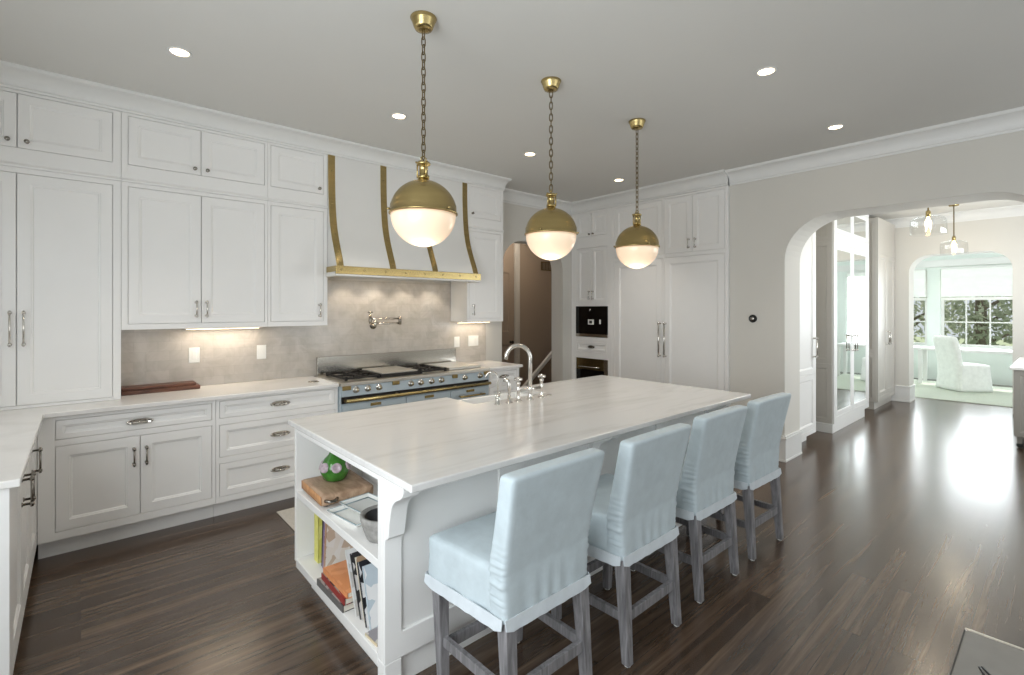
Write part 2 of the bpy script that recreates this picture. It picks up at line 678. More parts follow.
# cooking wall with the arched doorway to the hall
poly = [(-0.95, 0), (4.0, 0)] + corner(4.36, 2.08, 0.36, 0.36, 180, 90) + corner(4.77, 2.08, 0.36, 0.36, 90, 0) + [(5.13, 0), (5.35, 0), (5.35, CEIL), (-0.95, CEIL)]
struct('wall_back', MB().prism(poly, lambda p, t: (p[0], t, p[1]), YW, YW + 0.22), M['wall'])
# far wall with the wide basket arch
AY0, AY1, AT = 0.0, 1.90, 2.468
poly = [(-2.4, 0), (AY0, 0)] + corner(AY0 + 0.45, AT - 0.43, 0.45, 0.43, 180, 90) + corner(AY1 - 0.45, AT - 0.43, 0.45, 0.43, 90, 0) + [(AY1, 0), (2.46, 0), (2.46, CEIL), (-2.4, CEIL)]
struct('wall_right', MB().prism(poly, lambda p, t: (t, p[0], p[1]), XW, 5.77), M['wall'])
struct('wall_alcove', MB().box(5.95, 6.05, 2.66, 4.96, 0, CEIL).box(5.77, 5.95, 2.40, 2.457, 0, CEIL), M['wall'])
# wall on the near side with three windows, wall on the left with one and an added one for light
mb = MB()
xs = [-0.95, -0.125, 1.225, 1.675, 3.025, 3.475, 4.825, 5.77]
mb.frame(lambda u, v, w_: (u, -2.4 + w_, v), -0.95, 5.77, 0, CEIL, [(xs[1], xs[2], 0.7, 2.4), (xs[3], xs[4], 0.7, 2.4), (xs[5], xs[6], 0.7, 2.4)], 0.1)
struct('wall_front', mb, M['wall'])
mb = MB().frame(lambda u, v, w_: (-0.83 + w_, u, v), -2.5, 4.74, 0, CEIL, [(2.85, 3.85, 1.2, 2.3), (-0.35, 1.85, 0.7, 2.4)], 0.1)
struct('wall_left', mb, M['wall'])


def window(name, mp, u0, u1, v0, v1, nu, nv, mat=None):
    t = MB().frame(mp, u0 - 0.05, u1 + 0.05, v0 - 0.05, v1 + 0.05,
                   [(u0 + (u1 - u0) * i / nu + 0.012, u0 + (u1 - u0) * (i + 1) / nu - 0.012, v0 + (v1 - v0) * j / nv + 0.012, v0 + (v1 - v0) * (j + 1) / nv - 0.012) for i in range(nu) for j in range(nv)], 0.04)
    o = t.build(name, mat or M['trim'], None, 0.004, kind='structure')
    return o


for i in range(3):
    window('window_%d' % (i + 1), lambda u, v, w_: (u, -2.43 + w_, v), xs[1 + 2 * i] + 0.05, xs[2 + 2 * i] - 0.05, 0.75, 2.35, 2, 3)
window('window_4', lambda u, v, w_: (-0.86 + w_, u, v), 2.9, 3.8, 1.25, 2.25, 2, 2)  # unseen window above the left counter, added to let in side light
window('window_10', lambda u, v, w_: (-0.86 + w_, u, v), -0.30, 1.80, 0.75, 2.35, 4, 3)

# crown mouldings: cove profile (distance out, height below ceiling)
CROWN = [(0, -0.150), (0.012, -0.150), (0.014, -0.135), (0.022, -0.128)] + [(0.022 + 0.078 * (1 - math.cos(a * PI / 16)), -0.128 + 0.100 * math.sin(a * PI / 16)) for a in range(1, 9)] + [(0.108, -0.026), (0.116, -0.016), (0.116, 0), (0, 0)]


def crown(name, fn, a, b, z=CEIL, k=1.0):
    struct(name, MB().prism([(p[0] * k, z + p[1] * k) for p in CROWN], fn, a, b), M['trim'])


crown('trim_1', lambda p, t: (t, 4.395 - p[0] * 1.25, CEIL + (p[1] - CEIL) * 0.76), -0.83, 3.735)
crown('trim_2', lambda p, t: (t, YW - p[0], p[1]), 3.735, 5.31)
crown('trim_3', lambda p, t: (5.305 - p[0], t, p[1]), 2.455, 4.74)
crown('trim_4', lambda p, t: (XW - p[0], t, p[1]), -2.4, 2.455)
# baseboard wrapping the left jamb of the arch, and its opposite
for nm, y0, y1 in (('baseboard_left', AY1 - 0.018, 2.445), ('baseboard_right', -2.4, AY0 + 0.018)):
    mb = MB()
    for g, h0, h1 in ((0.020, 0, 0.022), (0.015, 0.022, 0.225), (0.024, 0.225, 0.245), (0.018, 0.245, 0.262)):
        e = 0.018 - g
        mb.box(XW - g, 5.77 + g, (y0 + e) if nm == 'baseboard_left' else y0, y1 if nm == 'baseboard_left' else y1 - e, h0, h1)
    struct(nm, mb, M['trim'], 0.003)

# hall behind the arched doorway
struct('wall_hall', MB().box(3.4, 7.2, 6.3, 6.4, 0, CEIL).box(3.4, 3.5, 4.96, 6.3, 0, CEIL).box(7.1, 7.2, 4.96, 6.3, 0, CEIL).box(6.05, 7.1, 4.96, 5.06, 0, CEIL), M['hall'])
t = thing('hall_fill_lamp', 'unseen white ceiling lamp added to brighten the hall behind the arched doorway', 'ceiling light', (5.2, 5.6, CEIL))  # lamp added out of view so the hall is not black
MB().lathe([(0, -0.09), (0.10, -0.08), (0.15, -0.04), (0.155, -0.012), (0, -0.012)], (5.2, 5.6, CEIL), 28).build('bowl', M['glow'], t)
MB().lathe([(0, -0.0115), (0.165, -0.0115), (0.165, 0), (0, 0)], (5.2, 5.6, CEIL), 28).build('base_plate', M['brass'], t)
light('hall_fill_light', 'POINT', (0, 0, -0.25), 22, (1, 0.88, 0.74), (0, 0, 0), t, shadow_soft_size=0.12)
d = MB().panel(mY(6.285), 4.84, 5.58, 0.02, 1.05, 0.03, 0.11, 0.012).panel(mY(6.285), 4.84, 5.58, 1.05, 2.27, 0.03, 0.11, 0.012).build('door_1', M['hall'], None, 0.003, kind='structure')
MB().lathe([(0.0, 0), (0.026, 0), (0.026, 0.006), (0.009, 0.01), (0.009, 0.035), (0.026, 0.042), (0.03, 0.055), (0.02, 0.068), (0, 0.07)], (5.50, 6.285, 0.98), 20, 0, '-y').build('door_knob', M['darkplastic'], d)
mb = MB()
for g, w0, w1 in ((0.025, 5.585, 5.70), (0.034, 5.68, 5.70), (0.031, 5.60, 5.615)):
    mb.box(w0, w1, 6.3 - g, 6.3, 0, 2.85)
struct('trim_5', mb, M['greycab'], 0.003)
mb = MB().box(5.77, 6.95, 6.27, 6.3, 0.0, 0.14)
struct('baseboard_hall', mb, M['trim'], 0.004)
t = thing('handrail', 'white sloping stair handrail on the taupe hall wall behind the faucet', 'handrail', (5.7, 6.0, 0.0))
MB().bar((5.55, 6.02, 0.22), (6.62, 6.02, 1.06), 0.028, 0.032).build('rail', M['trim'], t, 0.008)
mb = MB()
mb.taper((5.60, 6.02, 0.0), (5.60, 6.02, 0.25), (0.035, 0.035), (0.035, 0.035))
mb.build('post', M['trim'], t, 0.004)
MB().taper((6.40, 6.02, 0), (6.40, 6.02, 0.88), (0.03, 0.03), (0.03, 0.03)).build('post', M['trim'], t, 0.004)
t = thing('newel_post', 'short white newel post low in the hall beyond the faucet', 'post', (6.08, 5.75, 0))
MB().taper((6.08, 5.75, 0), (6.08, 5.75, 0.62), (0.05, 0.05), (0.05, 0.05)).build('shaft', M['trim'], t, 0.004)
MB().box(6.02, 6.14, 5.69, 5.81, 0.62, 0.66).taper((6.08, 5.75, 0.66), (6.08, 5.75, 0.70), (0.05, 0.05), (0.02, 0.02)).build('cap', M['trim'], t, 0.004)
t = thing('wall_vent', 'small bronze grille high on the taupe hall wall', 'vent', (6.42, 6.3, 2.35))
MB().frame(mY(6.292), 6.24, 6.62, 2.24, 2.40, [(6.26, 6.60, 2.26, 2.38)], 0.008).build('frame', M['darkbrass'], t, 0.002)
mb = MB()
for k in range(9):
    mb.bar((6.275 + k * 0.039, 6.294, 2.26), (6.275 + k * 0.039, 6.294, 2.38), 0.006, 0.003)
mb.build('louver', M['darkbrass'], t)

# ------------------------------------------------------------------ hardware
BULGE = [(0.0, 0.0), (0.011, 0.0), (0.011, 0.003), (0.005, 0.006), (0.005, 0.013), (0.012, 0.017), (0.014, 0.023), (0.010, 0.028), (0.0, 0.029)]


def put_knob(mp, u, v, parent, mat='darknickel'):
    mb = MB()
    n = 14
    vs, fs, rings = [], [], []
    for r, h in BULGE:
        rings.append((len(vs), r))
        vs += [mp(u + max(r, 1e-4) * math.cos(2 * PI * k / n), v + max(r, 1e-4) * math.sin(2 * PI * k / n), h) for k in range(n)]
    for (a, _), (b, _) in zip(rings, rings[1:]):
        fs += [(a + k, a + (k + 1) % n, b + (k + 1) % n, b + k) for k in range(n)]
    mb.add(vs, fs, 0, True)
    return mb.build('knob', M[mat], parent)


def put_pull(mp, u, v0, v1, parent, mat='nickel', off=0.034, r=0.0055, horizontal=False):
    mb = MB()
    P = (lambda a, b, c: mp(b, a, c)) if horizontal else mp      # swap axes
    for v in (v0 + 0.014, v1 - 0.014):
        mb.tube([P(u, v, 0), P(u, v, 0.004), P(u, v, 0.0045), P(u, v, off)], [0.010, 0.010, r, r], 10)
        mb.tube([P(u, v - 0.007, off), P(u, v + 0.007, off)], r * 1.7, 10)
    mb.tube([P(u, v0, off), P(u, v1, off)], r, 10)
    return mb.build('handle', M[mat], parent)


def put_plate(mp, u, v, parent, w_=0.15, mat='nickel'):
    """long oval latch plate of the drawers: oval back plate, raised rim, small bail"""
    mb = MB()
    n = 28
    prof = [(0.001, 0.0), (1.0, 0.0), (1.0, 0.005), (0.88, 0.009), (0.80, 0.0055), (0.3, 0.005), (0.001, 0.005)]
    vs, fs = [], []
    for r, h in prof:
        for k in range(n):
            c, s_ = math.cos(2 * PI * k / n), math.sin(2 * PI * k / n)
            c = math.copysign(abs(c) ** 0.8, c)
            vs.append(mp(u + r * w_ / 2 * c, v + (r * 0.021) * s_, h))
    for q in range(len(prof) - 1):
        fs += [(q * n + k, q * n + (k + 1) % n, (q + 1) * n + (k + 1) % n, (q + 1) * n + k) for k in range(n)]
    mb.add(vs, fs, 0, True)
    mb.tube([mp(u - 0.038, v, 0.005), mp(u - 0.036, v, 0.020), mp(u, v - 0.003, 0.026), mp(u + 0.036, v, 0.020), mp(u + 0.038, v, 0.005)], 0.0042, 8)
    return mb.build('handle', M[mat], parent)


GAP = 0.0028


def door(mp, u0, u1, v0, v1, parent, name='door', fw=0.062, mat='cab', rec=0.011):
    return MB().panel(mp, u0 + GAP, u1 - GAP, v0 + GAP, v1 - GAP, 0.019, fw, rec).build(name, M[mat], parent, 0.0012, 1)


def carcass(mp, u0, u1, v0, v1, holes, depth, parent, mat='cab', name='cabinet_body'):
    """face frame around the doors with a box right behind it"""
    mb = MB().frame(mp, u0, u1, v0, v1, holes, 0.020)
    mb.mbox(mp, u0, u1, v0, v1, -depth, -0.0202, 0)
    return mb.build(name, [M[mat]], parent, 0.0012, 1)


# ------------------------------------------------------------------ cooking wall: tall and wall cabinets
YU, YB = 4.40, 4.14
f = mY(YU)
ZC = 0.915
ZL = 2.448
t = thing('pantry_cupboard', 'tall white two-door cupboard standing on the counter at the far left', 'cabinet', (-0.3, YU, ZC))
carcass(f, -0.825, 0.212, ZC + 0.001, ZL, [(-0.78, -0.3055, 0.935, 2.414), (-0.3055, 0.168, 0.935, 2.414)], YW - YU - 0.003, t)
for a, b, hu in ((-0.78, -0.3055, -0.334), (-0.3055, 0.168, -0.272)):
    dd = door(f, a, b, 0.935, 2.414, t)
    put_pull(f, hu, 1.313, 1.541, dd)
t = thing('wall_cabinet', 'white double-door wall cabinet left of the range hood above the cutting board', 'cabinet', (0.7, YU, 1.40))
carcass(f, 0.214, 1.166, 1.402, ZL, [(0.25, 0.695, 1.442, 2.418), (0.695, 1.143, 1.442, 2.418)], YW - YU - 0.014, t)
for a, b, hu in ((0.25, 0.695, 0.660), (0.695, 1.143, 0.729)):
    dd = door(f, a, b, 1.442, 2.418, t)
    put_pull(f, hu, 1.485, 1.615, dd)
t = thing('wall_cabinet', 'white single-door wall cabinet touching the left side of the range hood', 'cabinet', (1.4, YU, 1.40))
carcass(f, 1.168, 1.664, 1.402, ZL, [(1.19, 1.630, 1.442, 2.418)], YW - YU - 0.014, t)
dd = door(f, 1.19, 1.63, 1.442, 2.418, t)
put_pull(f, 1.59, 1.475, 1.60, dd)
RX0, RX1 = 3.212, 3.734
t = thing('wall_cabinet', 'narrow white wall cabinet right of the range hood', 'cabinet', (3.47, YU, 1.40))
carcass(f, RX0, RX1, 1.402, ZL, [(RX0 + 0.03, RX1 - 0.035, 1.442, 2.418)], YW - YU - 0.014, t)
dd = door(f, RX0 + 0.03, RX1 - 0.035, 1.442, 2.418, t)
put_pull(f, RX0 + 0.075, 1.475, 1.60, dd)

ZT0, ZT1 = ZL + 0.001, 2.95


def upper(name, label, u0, u1, doors, knobs, z0=2.572, z1=2.918):
    t = thing(name, label, 'cabinet', ((u0 + u1) / 2, YU, ZT0), 'small top cabinets under the crown')
    carcass(f, u0, u1, ZT0, ZT1, [(a, b, z0, z1) for a, b in doors], YW - YU - 0.003, t)
    MB().prism([(0, 0), (0.012, 0.0), (0.014, 0.010), (0.006, 0.022), (0, 0.026)], lambda p, q: (q, YU - p[0], ZT0 + p[1]), u0, u1).build('ledge', M['cab'], t)
    for (a, b), k in zip(doors, knobs):
        dd = door(f, a, b, z0, z1, t, fw=0.055)
        put_knob(f, k, z0 + 0.045, dd)
    return t


upper('upper_cabinet', 'low white two-door top cabinet above the tall cupboard at far left', -0.825, 0.212, [(-0.78, -0.3025), (-0.3025, 0.168)], [-0.345, -0.258])
upper('upper_cabinet', 'low white two-door top cabinet above the double wall cabinet', 0.214, 1.166, [(0.25, 0.693), (0.693, 1.143)], [0.652, 0.735])
upper('upper_cabinet', 'low white single-door top cabinet beside the hood on its left', 1.168, 1.664, [(1.19, 1.63)], [1.59])
upper('upper_cabinet', 'low white single-door top cabinet beside the hood on its right', RX0, RX1, [(RX0 + 0.03, RX1 - 0.035)], [RX0 + 0.07])

# ------------------------------------------------------------------ range hood
HX0, HX1 = 1.667, 3.209
cv = [(4.40, 2.945), (4.398, 2.72), (4.385, 2.50), (4.362, 2.34), (4.325, 2.215), (4.272, 2.09), (4.225, 1.99), (4.200, 1.925)]


def smooth_curve(pts, n=6):
    out = []
    for i in range(len(pts) - 1):
        p0, p1, p2, p3 = pts[max(i - 1, 0)], pts[i], pts[i + 1], pts[min(i + 2, len(pts) - 1)]
        for k in range(n):
            s_ = k / n
            out.append(tuple(0.5 * (2 * b + (c - a) * s_ + (2 * a - 5 * b + 4 * c - d) * s_ ** 2 + (3 * b - a - 3 * c + d) * s_ ** 3) for a, b, c, d in zip(p0, p1, p2, p3)))
    return out + [pts[-1]]


cv = smooth_curve(cv)
t = thing('range_hood', 'white curved plaster range hood with brass straps and brass bottom band', 'range hood', (2.44, 4.3, 1.85))
mb = MB().prism(cv + [(YW - 0.003, 1.925), (YW - 0.003, 2.95)], lambda p, q: (q, p[0], p[1]), HX0, HX1)
mb.build('hood_body', M['plaster'], t)
for x in (1.70, 2.207, 2.672, 3.178):
    pts = [(a - 0.006, b) for a, b in cv] + [(a + 0.004, b) for a, b in cv[::-1]]
    st = MB().prism(pts, lambda p, q: (q, p[0], p[1]), x - 0.031, x + 0.031).build('strap', M['brass'], t, 0.001, 1)
    mr = MB()
    for k in (4, 12, 24, 38):
        mr.lathe([(0, 0.006), (0.006, 0.005), (0.009, 0.0), (0.009, -0.004), (0, -0.004)][::-1], (x, cv[k][0] - 0.006, cv[k][1]), 12, 0, '-y')
    mr.build('rivet', M['brass'], st)
mb = MB().box(1.652, 3.228, 4.172, 4.192, 1.854, 1.925).box(1.652, 3.228, 4.192, 4.394, 1.874, 1.925).box(HX0, HX1, 4.394, YW - 0.014, 1.874, 1.925)
mb.build('band', M['brass'], t, 0.003)
mr = MB()
for k in range(8):
    mr.lathe([(0, 0), (0.009, 0), (0.008, 0.004), (0, 0.006)], (1.70 + 0.209 * k, 4.172, 1.893), 12, 0, '-y')
mr.build('rivet', M['brass'], t)
mb = MB().box(1.646, 3.234, 4.164, 4.192, 1.836, 1.8535).box(1.646, 1.668, 4.193, 4.392, 1.836, 1.8735).box(3.212, 3.234, 4.193, 4.392, 1.836, 1.8735)
mb.build('bottom_lip', M['plaster'], t, 0.004)
for x in (1.95, 2.28, 2.60, 2.93):      # lamps set up inside the hood
    lp = MB().lathe([(0, -0.004), (0.03, -0.004), (0.036, -0.006), (0.038, 0.0), (0, 0.0)], (x, 4.52, 1.8735), 20).build('hood_lamp', [M['lamp']], t)
    l = light('hood_lamp_light', 'SPOT', (x - t.location.x, 4.52 - t.location.y, 1.85 - t.location.z), 3.5, (1, 0.86, 0.68), (math.radians(20), 0, 0), t, spot_size=math.radians(95), spot_blend=0.6, shadow_soft_size=0.03)

# ------------------------------------------------------------------ backsplash and its fittings
struct('trim_6', MB().box(0.214, 1.669, YW - 0.012, YW - 0.0005, ZC, 1.40).box(1.669, 3.209, YW - 0.012, YW - 0.0005, ZC - 0.1, 1.834).box(3.209, 3.734, YW - 0.012, YW - 0.0005, ZC, 1.40), M['tile'])
YT = YW - 0.012


def outlet(x, z, label, wide=1):
    t = thing('wall_outlet', label, 'outlet', (x, YT, z), 'white cover plates on the backsplash')
    g = mY(YT)
    ww = 0.038 * wide
    MB().mbox(g, x - ww, x + ww, z - 0.062, z + 0.062, 0.0, 0.006).build('cover_plate', M['white'], t, 0.003)
    for k in range(wide):
        cx = x - ww + 0.038 + 0.076 * k if wide > 1 else x
        MB().mbox(g, cx - 0.017, cx + 0.017, z - 0.034, z + 0.034, 0.006, 0.009).build('rocker', M['white'], t, 0.002)


outlet(0.697, 1.172, 'white outlet plate on backsplash above the cutting board', 1.25 and 1)
outlet(1.202, 1.168, 'white outlet plate on backsplash just left of the range')
outlet(3.30, 1.162, 'narrow white outlet plate on backsplash just right of the range')
outlet(3.54, 1.165, 'double white switch plate on backsplash at the right end', 2)

# pot filler
t = thing('pot_filler', 'brass swing-arm pot filler tap on the tile above the range', 'tap', (2.335, YT, 1.40))
MB().lathe([(0, 0), (0.034, 0), (0.034, 0.008), (0.02, 0.014), (0.016, 0.05), (0, 0.05)], (2.255, YT, 1.375), 20, 0, '-y').build('wall_flange', M['darknickel'], t)
MB().tube([(2.255, YT - 0.045, 1.365), (2.255, YT - 0.05, 1.425)], 0.015, 12).tube([(2.255, YT - 0.05, 1.40), (2.515, YT - 0.09, 1.40)], 0.010, 10).build('lower_arm', M['nickel'], t)
MB().tube([(2.515, YT - 0.09, 1.385), (2.515, YT - 0.09, 1.47)], 0.015, 12).build('elbow', M['darknickel'], t)
MB().tube([(2.515, YT - 0.09, 1.448), (2.195, YT - 0.12, 1.448)], 0.010, 10).build('upper_arm', M['nickel'], t)
MB().tube([(2.170, YT - 0.12, 1.495), (2.170, YT - 0.12, 1.43), (2.170, YT - 0.12, 1.40)], [0.012, 0.016, 0.011], 12).tube([(2.195, YT - 0.12, 1.448), (2.160, YT - 0.12, 1.448)], 0.012, 10).build('spout', M['darknickel'], t)
MB().tube([(2.170, YT - 0.12, 1.49), (2.170, YT - 0.12, 1.515)], 0.006, 8).tube([(2.145, YT - 0.12, 1.515), (2.195, YT - 0.12, 1.515)], 0.006, 8).build('valve_handle', M['darknickel'], t)

# ------------------------------------------------------------------ base cabinets along the cooking wall
g = mY(YB)


def base_unit(label, u0, u1, cells, name='base_cabinet', depth=None, mp=None, back=None, toe=(0.075, 0.10)):
    """cells: (kind, u0, u1, v0, v1, handle spec)"""
    mp = mp or g
    dp = depth or (YW - YB - 0.003)
    t = thing(name, label, 'cabinet', mp((u0 + u1) / 2, 0, -0.1))
    carcass(mp, u0, u1, 0.117, 0.884, [c[1:5] for c in cells], dp, t)
    MB().mbox(mp, u0, u1, 0.0, 0.117, -dp, -toe[0]).build('toe_kick', M['cab'], t)
    for c in cells:
        if c[0] == 'drawer':
            dd = door(mp, *c[1:5], t, 'drawer', 0.032 if c[4] - c[3] < 0.16 else 0.045)
            put_plate(mp, *c[5], dd)
        else:
            dd = door(mp, *c[1:5], t)
            put_pull(mp, *c[5], dd, 'darknickel')
    return t


base_unit('white base cabinet with wide drawer and two doors under the cutting board', -0.198, 0.743,
          [('drawer', -0.119, 0.721, 0.738, 0.860, (0.30, 0.792)), ('door', -0.119, 0.301, 0.166, 0.698, (0.268, 0.500, 0.628)), ('door', 0.301, 0.721, 0.166, 0.698, (0.335, 0.500, 0.628))])
base_unit('white base cabinet with three stacked drawers left of the blue range', 0.745, 1.655,
          [('drawer', 0.768, 1.632, 0.740, 0.868, (1.19, 0.800)), ('drawer', 0.768, 1.632, 0.451, 0.692, (1.19, 0.560)), ('drawer', 0.768, 1.632, 0.160, 0.406, (1.19, 0.282))], 'drawer_cabinet')
base_unit('small white drawer cabinet right of the blue range', 3.292, 3.75,
          [('drawer', 3.32, 3.72, 0.740, 0.862, (3.52, 0.802)), ('drawer', 3.32, 3.72, 0.451, 0.700, (3.52, 0.575)), ('drawer', 3.32, 3.72, 0.160, 0.415, (3.52, 0.29))], 'drawer_cabinet')

# return run on the left, faces +X
XP = -0.20
h = mXp(XP)
t = base_unit('white base cabinets returning along the left wall under the counter end', 2.64, 4.138,
              [('door', 2.70, 3.155, 0.166, 0.862, (3.115, 0.655, 0.795)), ('door', 3.155, 3.61, 0.166, 0.862, (3.195, 0.655, 0.795)), ('door', 3.66, 4.07, 0.166, 0.862, (3.715, 0.655, 0.795))], 'base_cabinet', 0.625, h)
MB().box(-0.825, -0.2005, 2.618, 2.639, 0.0, 0.884).build('end_panel', M['cab'], t)

# L-shaped counter
poly = [(-0.826, 2.60), (-0.170, 2.60), (-0.170, 4.108), (1.652, 4.108), (1.652, YW - 0.013), (-0.826, YW - 0.013)]
o = MB().prism(poly, lambda p, q: (p[0], p[1], q), 0.885, ZC).build('countertop', M['quartz'], None, 0.005, 3)
tag(o, 'white L-shaped stone counter running from the left edge to the range', 'countertop')
o = MB().box(3.292, 3.782, 4.108, YW - 0.013, 0.885, ZC).build('countertop', M['quartz'], None, 0.005, 3)
tag(o, 'short white stone counter right of the range', 'countertop')
# cutting board
t = thing('cutting_board', 'thick dark walnut cutting board lying on counter against the backsplash', 'cutting board', (0.47, 4.64, ZC))
MB().box(0.222, 0.715, 4.565, 4.722, ZC, ZC + 0.030).build('board', M['walnut'], t, 0.004)
MB().box(0.224, 0.69, 4.580, 4.722, ZC + 0.0305, ZC + 0.052).build('upper_board', M['walnut'], t, 0.004)
# counter pop-up caps
o = MB().lathe([(0, 0), (0.045, 0), (0.045, 0.003), (0.04, 0.006), (0, 0.006)], (1.52, 4.34, ZC), 28).build('counter_socket', M['steel'])
tag(o, 'round flush metal socket cap in the counter left of the range', 'socket')

# ------------------------------------------------------------------ range
GX0, GX1, GY = 1.660, 3.284, 4.095
t = thing('range_cooker', 'long pale blue range cooker with brass trim between the counters', 'stove', (2.47, 4.4, 0))
MB().box(GX0, GX1, GY + 0.012, 4.70, 0.12, 0.885).box(GX0 + 0.03, GX1 - 0.03, GY + 0.08, 4.68, 0.0, 0.12).build('range_body', M['blue'], t, 0.004)
MB().box(GX0, GX1, GY - 0.012, 4.70, 0.886, 0.916).build('cooktop', M['steelmatt'], t, 0.004)
MB().box(GX0 + 0.012, GX1 - 0.012, GY - 0.002, GY + 0.012, 0.795, 0.884).build('control_panel', M['blue'], t, 0.003)
MB().box(GX0 + 0.02, GX1 - 0.02, 4.694, 4.724, 0.917, 1.092).build('backguard', M['steel'], t, 0.003)
for x in (1.795, 1.905, 2.010, 2.333, 2.440, 2.560, 2.672, 2.955, 3.150):
    k = MB().lathe([(0, 0), (0.030, 0), (0.030, 0.004), (0.024, 0.008), (0.020, 0.010), (0.019, 0.030), (0.015, 0.036), (0, 0.038)], (x, GY - 0.002, 0.848), 20, 0, '-y').build('control_knob', M['nickel'], t)
    MB().box(x - 0.003, x + 0.003, GY - 0.045, GY - 0.038, 0.835, 0.866).build('pointer', M['brass'], k)
for x0, x1 in ((1.672, 1.748), (2.14, 2.21), (2.80, 2.86), (3.20, 3.272)):
    MB().box(x0, x1, GY - 0.016, GY - 0.003, 0.852, 0.886).build('brass_bracket', M['brass'], t, 0.003)
MB().tube([(GX0 + 0.03, GY - 0.055, 0.765), (GX1 - 0.03, GY - 0.055, 0.765)], 0.015, 12).build('towel_rail', M['brass'], t)
for x in (1.70, 2.18, 2.83, 3.245):
    MB().box(x - 0.012, x + 0.012, GY - 0.055, GY + 0.012, 0.752, 0.778).build('rail_bracket', M['darkbrass'], t, 0.003)
MB().box(GX0 + 0.012, GX1 - 0.012, GY + 0.0, GY + 0.012, 0.735, 0.792).build('rail_panel', M['iron'], t)
for a, b in ((1.68, 2.28), (2.29, 2.78), (2.79, 3.265)):
    dd = MB().panel(mY(GY - 0.002), a, b, 0.17, 0.725, 0.014, 0.05, 0.006).build('oven_door', M['blue'], t, 0.002)
    MB().tube([(a + 0.08, GY - 0.05, 0.66), (b - 0.08, GY - 0.05, 0.66)], 0.010, 10).tube([(a + 0.10, GY, 0.66), (a + 0.10, GY - 0.05, 0.66)], 0.008, 8).tube([(b - 0.10, GY, 0.66), (b - 0.10, GY - 0.05, 0.66)], 0.008, 8).build('oven_handle', M['brass'], dd)
    MB().box((a + b) / 2 - 0.05, (a + b) / 2 + 0.05, GY - 0.008, GY - 0.001, 0.69, 0.715).build('name_plate', M['brass'], dd, 0.002)


def grate(x0, x1, y0, y1, z):
    mb = MB()
    for yy in (y0, (y0 + y1) / 2, y1):
        mb.box(x0, x1, yy - 0.009, yy + 0.009, z + 0.012, z + 0.030)
    for xx in (x0, (x0 + x1) / 2, x1):
        mb.box(xx - 0.009, xx + 0.009, y0, y1, z + 0.010, z + 0.029)
    for cx, cy in (((x0 + x1) / 2, y0 + (y1 - y0) * 0.25), ((x0 + x1) / 2, y0 + (y1 - y0) * 0.75)):
        for k in range(4):
            a = PI / 4 + k * PI / 2
            mb.bar((cx + 0.025 * math.cos(a), cy + 0.025 * math.sin(a), z + 0.024), (cx + 0.10 * math.cos(a), cy + 0.10 * math.sin(a), z + 0.024), 0.006, 0.008)
        mb.cyl((cx, cy, z), 0.04, 0.014, 18)
    for xx in (x0 + 0.004, x1 - 0.004):
        for yy in (y0 + 0.004, y1 - 0.004):
            mb.box(xx - 0.011, xx + 0.011, yy - 0.011, yy + 0.011, z, z + 0.036)
    return mb.build('burner_grate', M['iron'], t, 0.002, 1)


grate(1.745, 2.060, 4.19, 4.63, 0.9165)
grate(2.50, 2.79, 4.19, 4.63, 0.9165)
MB().box(2.075, 2.485, 4.18, 4.64, 0.9165, 0.942).build('griddle', M['iron'], t, 0.003)
MB().box(2.09, 2.47, 4.20, 4.63, 0.9425, 0.957).build('griddle_lid', M['steelmatt'], t, 0.004)
MB().box(2.83, 3.24, 4.19, 4.63, 0.9165, 0.948).build('simmer_plate_lid', M['steelmatt'], t, 0.006)

# ------------------------------------------------------------------ fridge wall (faces -X)
XF = 5.31
q = mX(XF)
FD = 0.60
Z1, Z2 = 2.19, 2.90


def tall(label, y0, y1, name):
    return thing(name, label, 'cabinet', (XF, (y0 + y1) / 2, 0))


# column with coffee machine: openings
t = tall('narrow white tall cabinet column with built-in coffee machine by the hall doorway', 4.02, 4.735, 'appliance_cabinet')
HO = [(4.10, 4.367, 2.555, 2.872), (4.367, 4.63, 2.555, 2.872), (4.10, 4.367, 1.625, 2.395), (4.367, 4.63, 1.625, 2.395), (4.085, 4.655, 1.155, 1.585), (4.10, 4.64, 0.952, 1.088), (4.085, 4.655, 0.45, 0.858), (4.10, 4.64, 0.17, 0.42)]
MB().frame(q, 4.02, 4.735, 0.117, Z2, HO, 0.02).mbox(q, 4.02, 4.735, 0.117, 0.44, -FD, -0.0202).mbox(q, 4.02, 4.735, 0.87, 1.15, -FD, -0.0202).mbox(q, 4.02, 4.735, 1.59, Z2, -FD, -0.0202).mbox(q, 4.02, 4.08, 0.44, 1.59, -FD, -0.0202).mbox(q, 4.66, 4.735, 0.44, 1.59, -FD, -0.0202).mbox(q, 4.08, 4.66, 0.44, 1.59, -FD, -0.45).build('cabinet_body', M['cab'], t, 0.0012, 1)
MB().mbox(q, 4.02, 4.735, 0, 0.117, -FD, -0.075).build('toe_kick', M['cab'], t)
for a, b, z0, z1, k in ((4.10, 4.367, 2.555, 2.872, 4.335), (4.367, 4.63, 2.555, 2.872, 4.40)):
    dd = door(q, a, b, z0, z1, t, fw=0.05)
    put_knob(q, k, z0 + 0.03, dd)
for a, b, k in ((4.10, 4.367, 4.337), (4.367, 4.63, 4.397)):
    dd = door(q, a, b, 1.625, 2.395, t, fw=0.05)
    put_pull(q, k, 1.675, 1.80, dd)
dd = door(q, 4.10, 4.64, 0.952, 1.088, t, 'drawer', 0.03)
put_plate(q, 4.37, 1.02, dd, 0.12, 'darknickel')
dd = door(q, 4.10, 4.64, 0.17, 0.42, t, 'drawer', 0.045)
put_plate(q, 4.37, 0.30, dd, 0.12, 'darknickel')
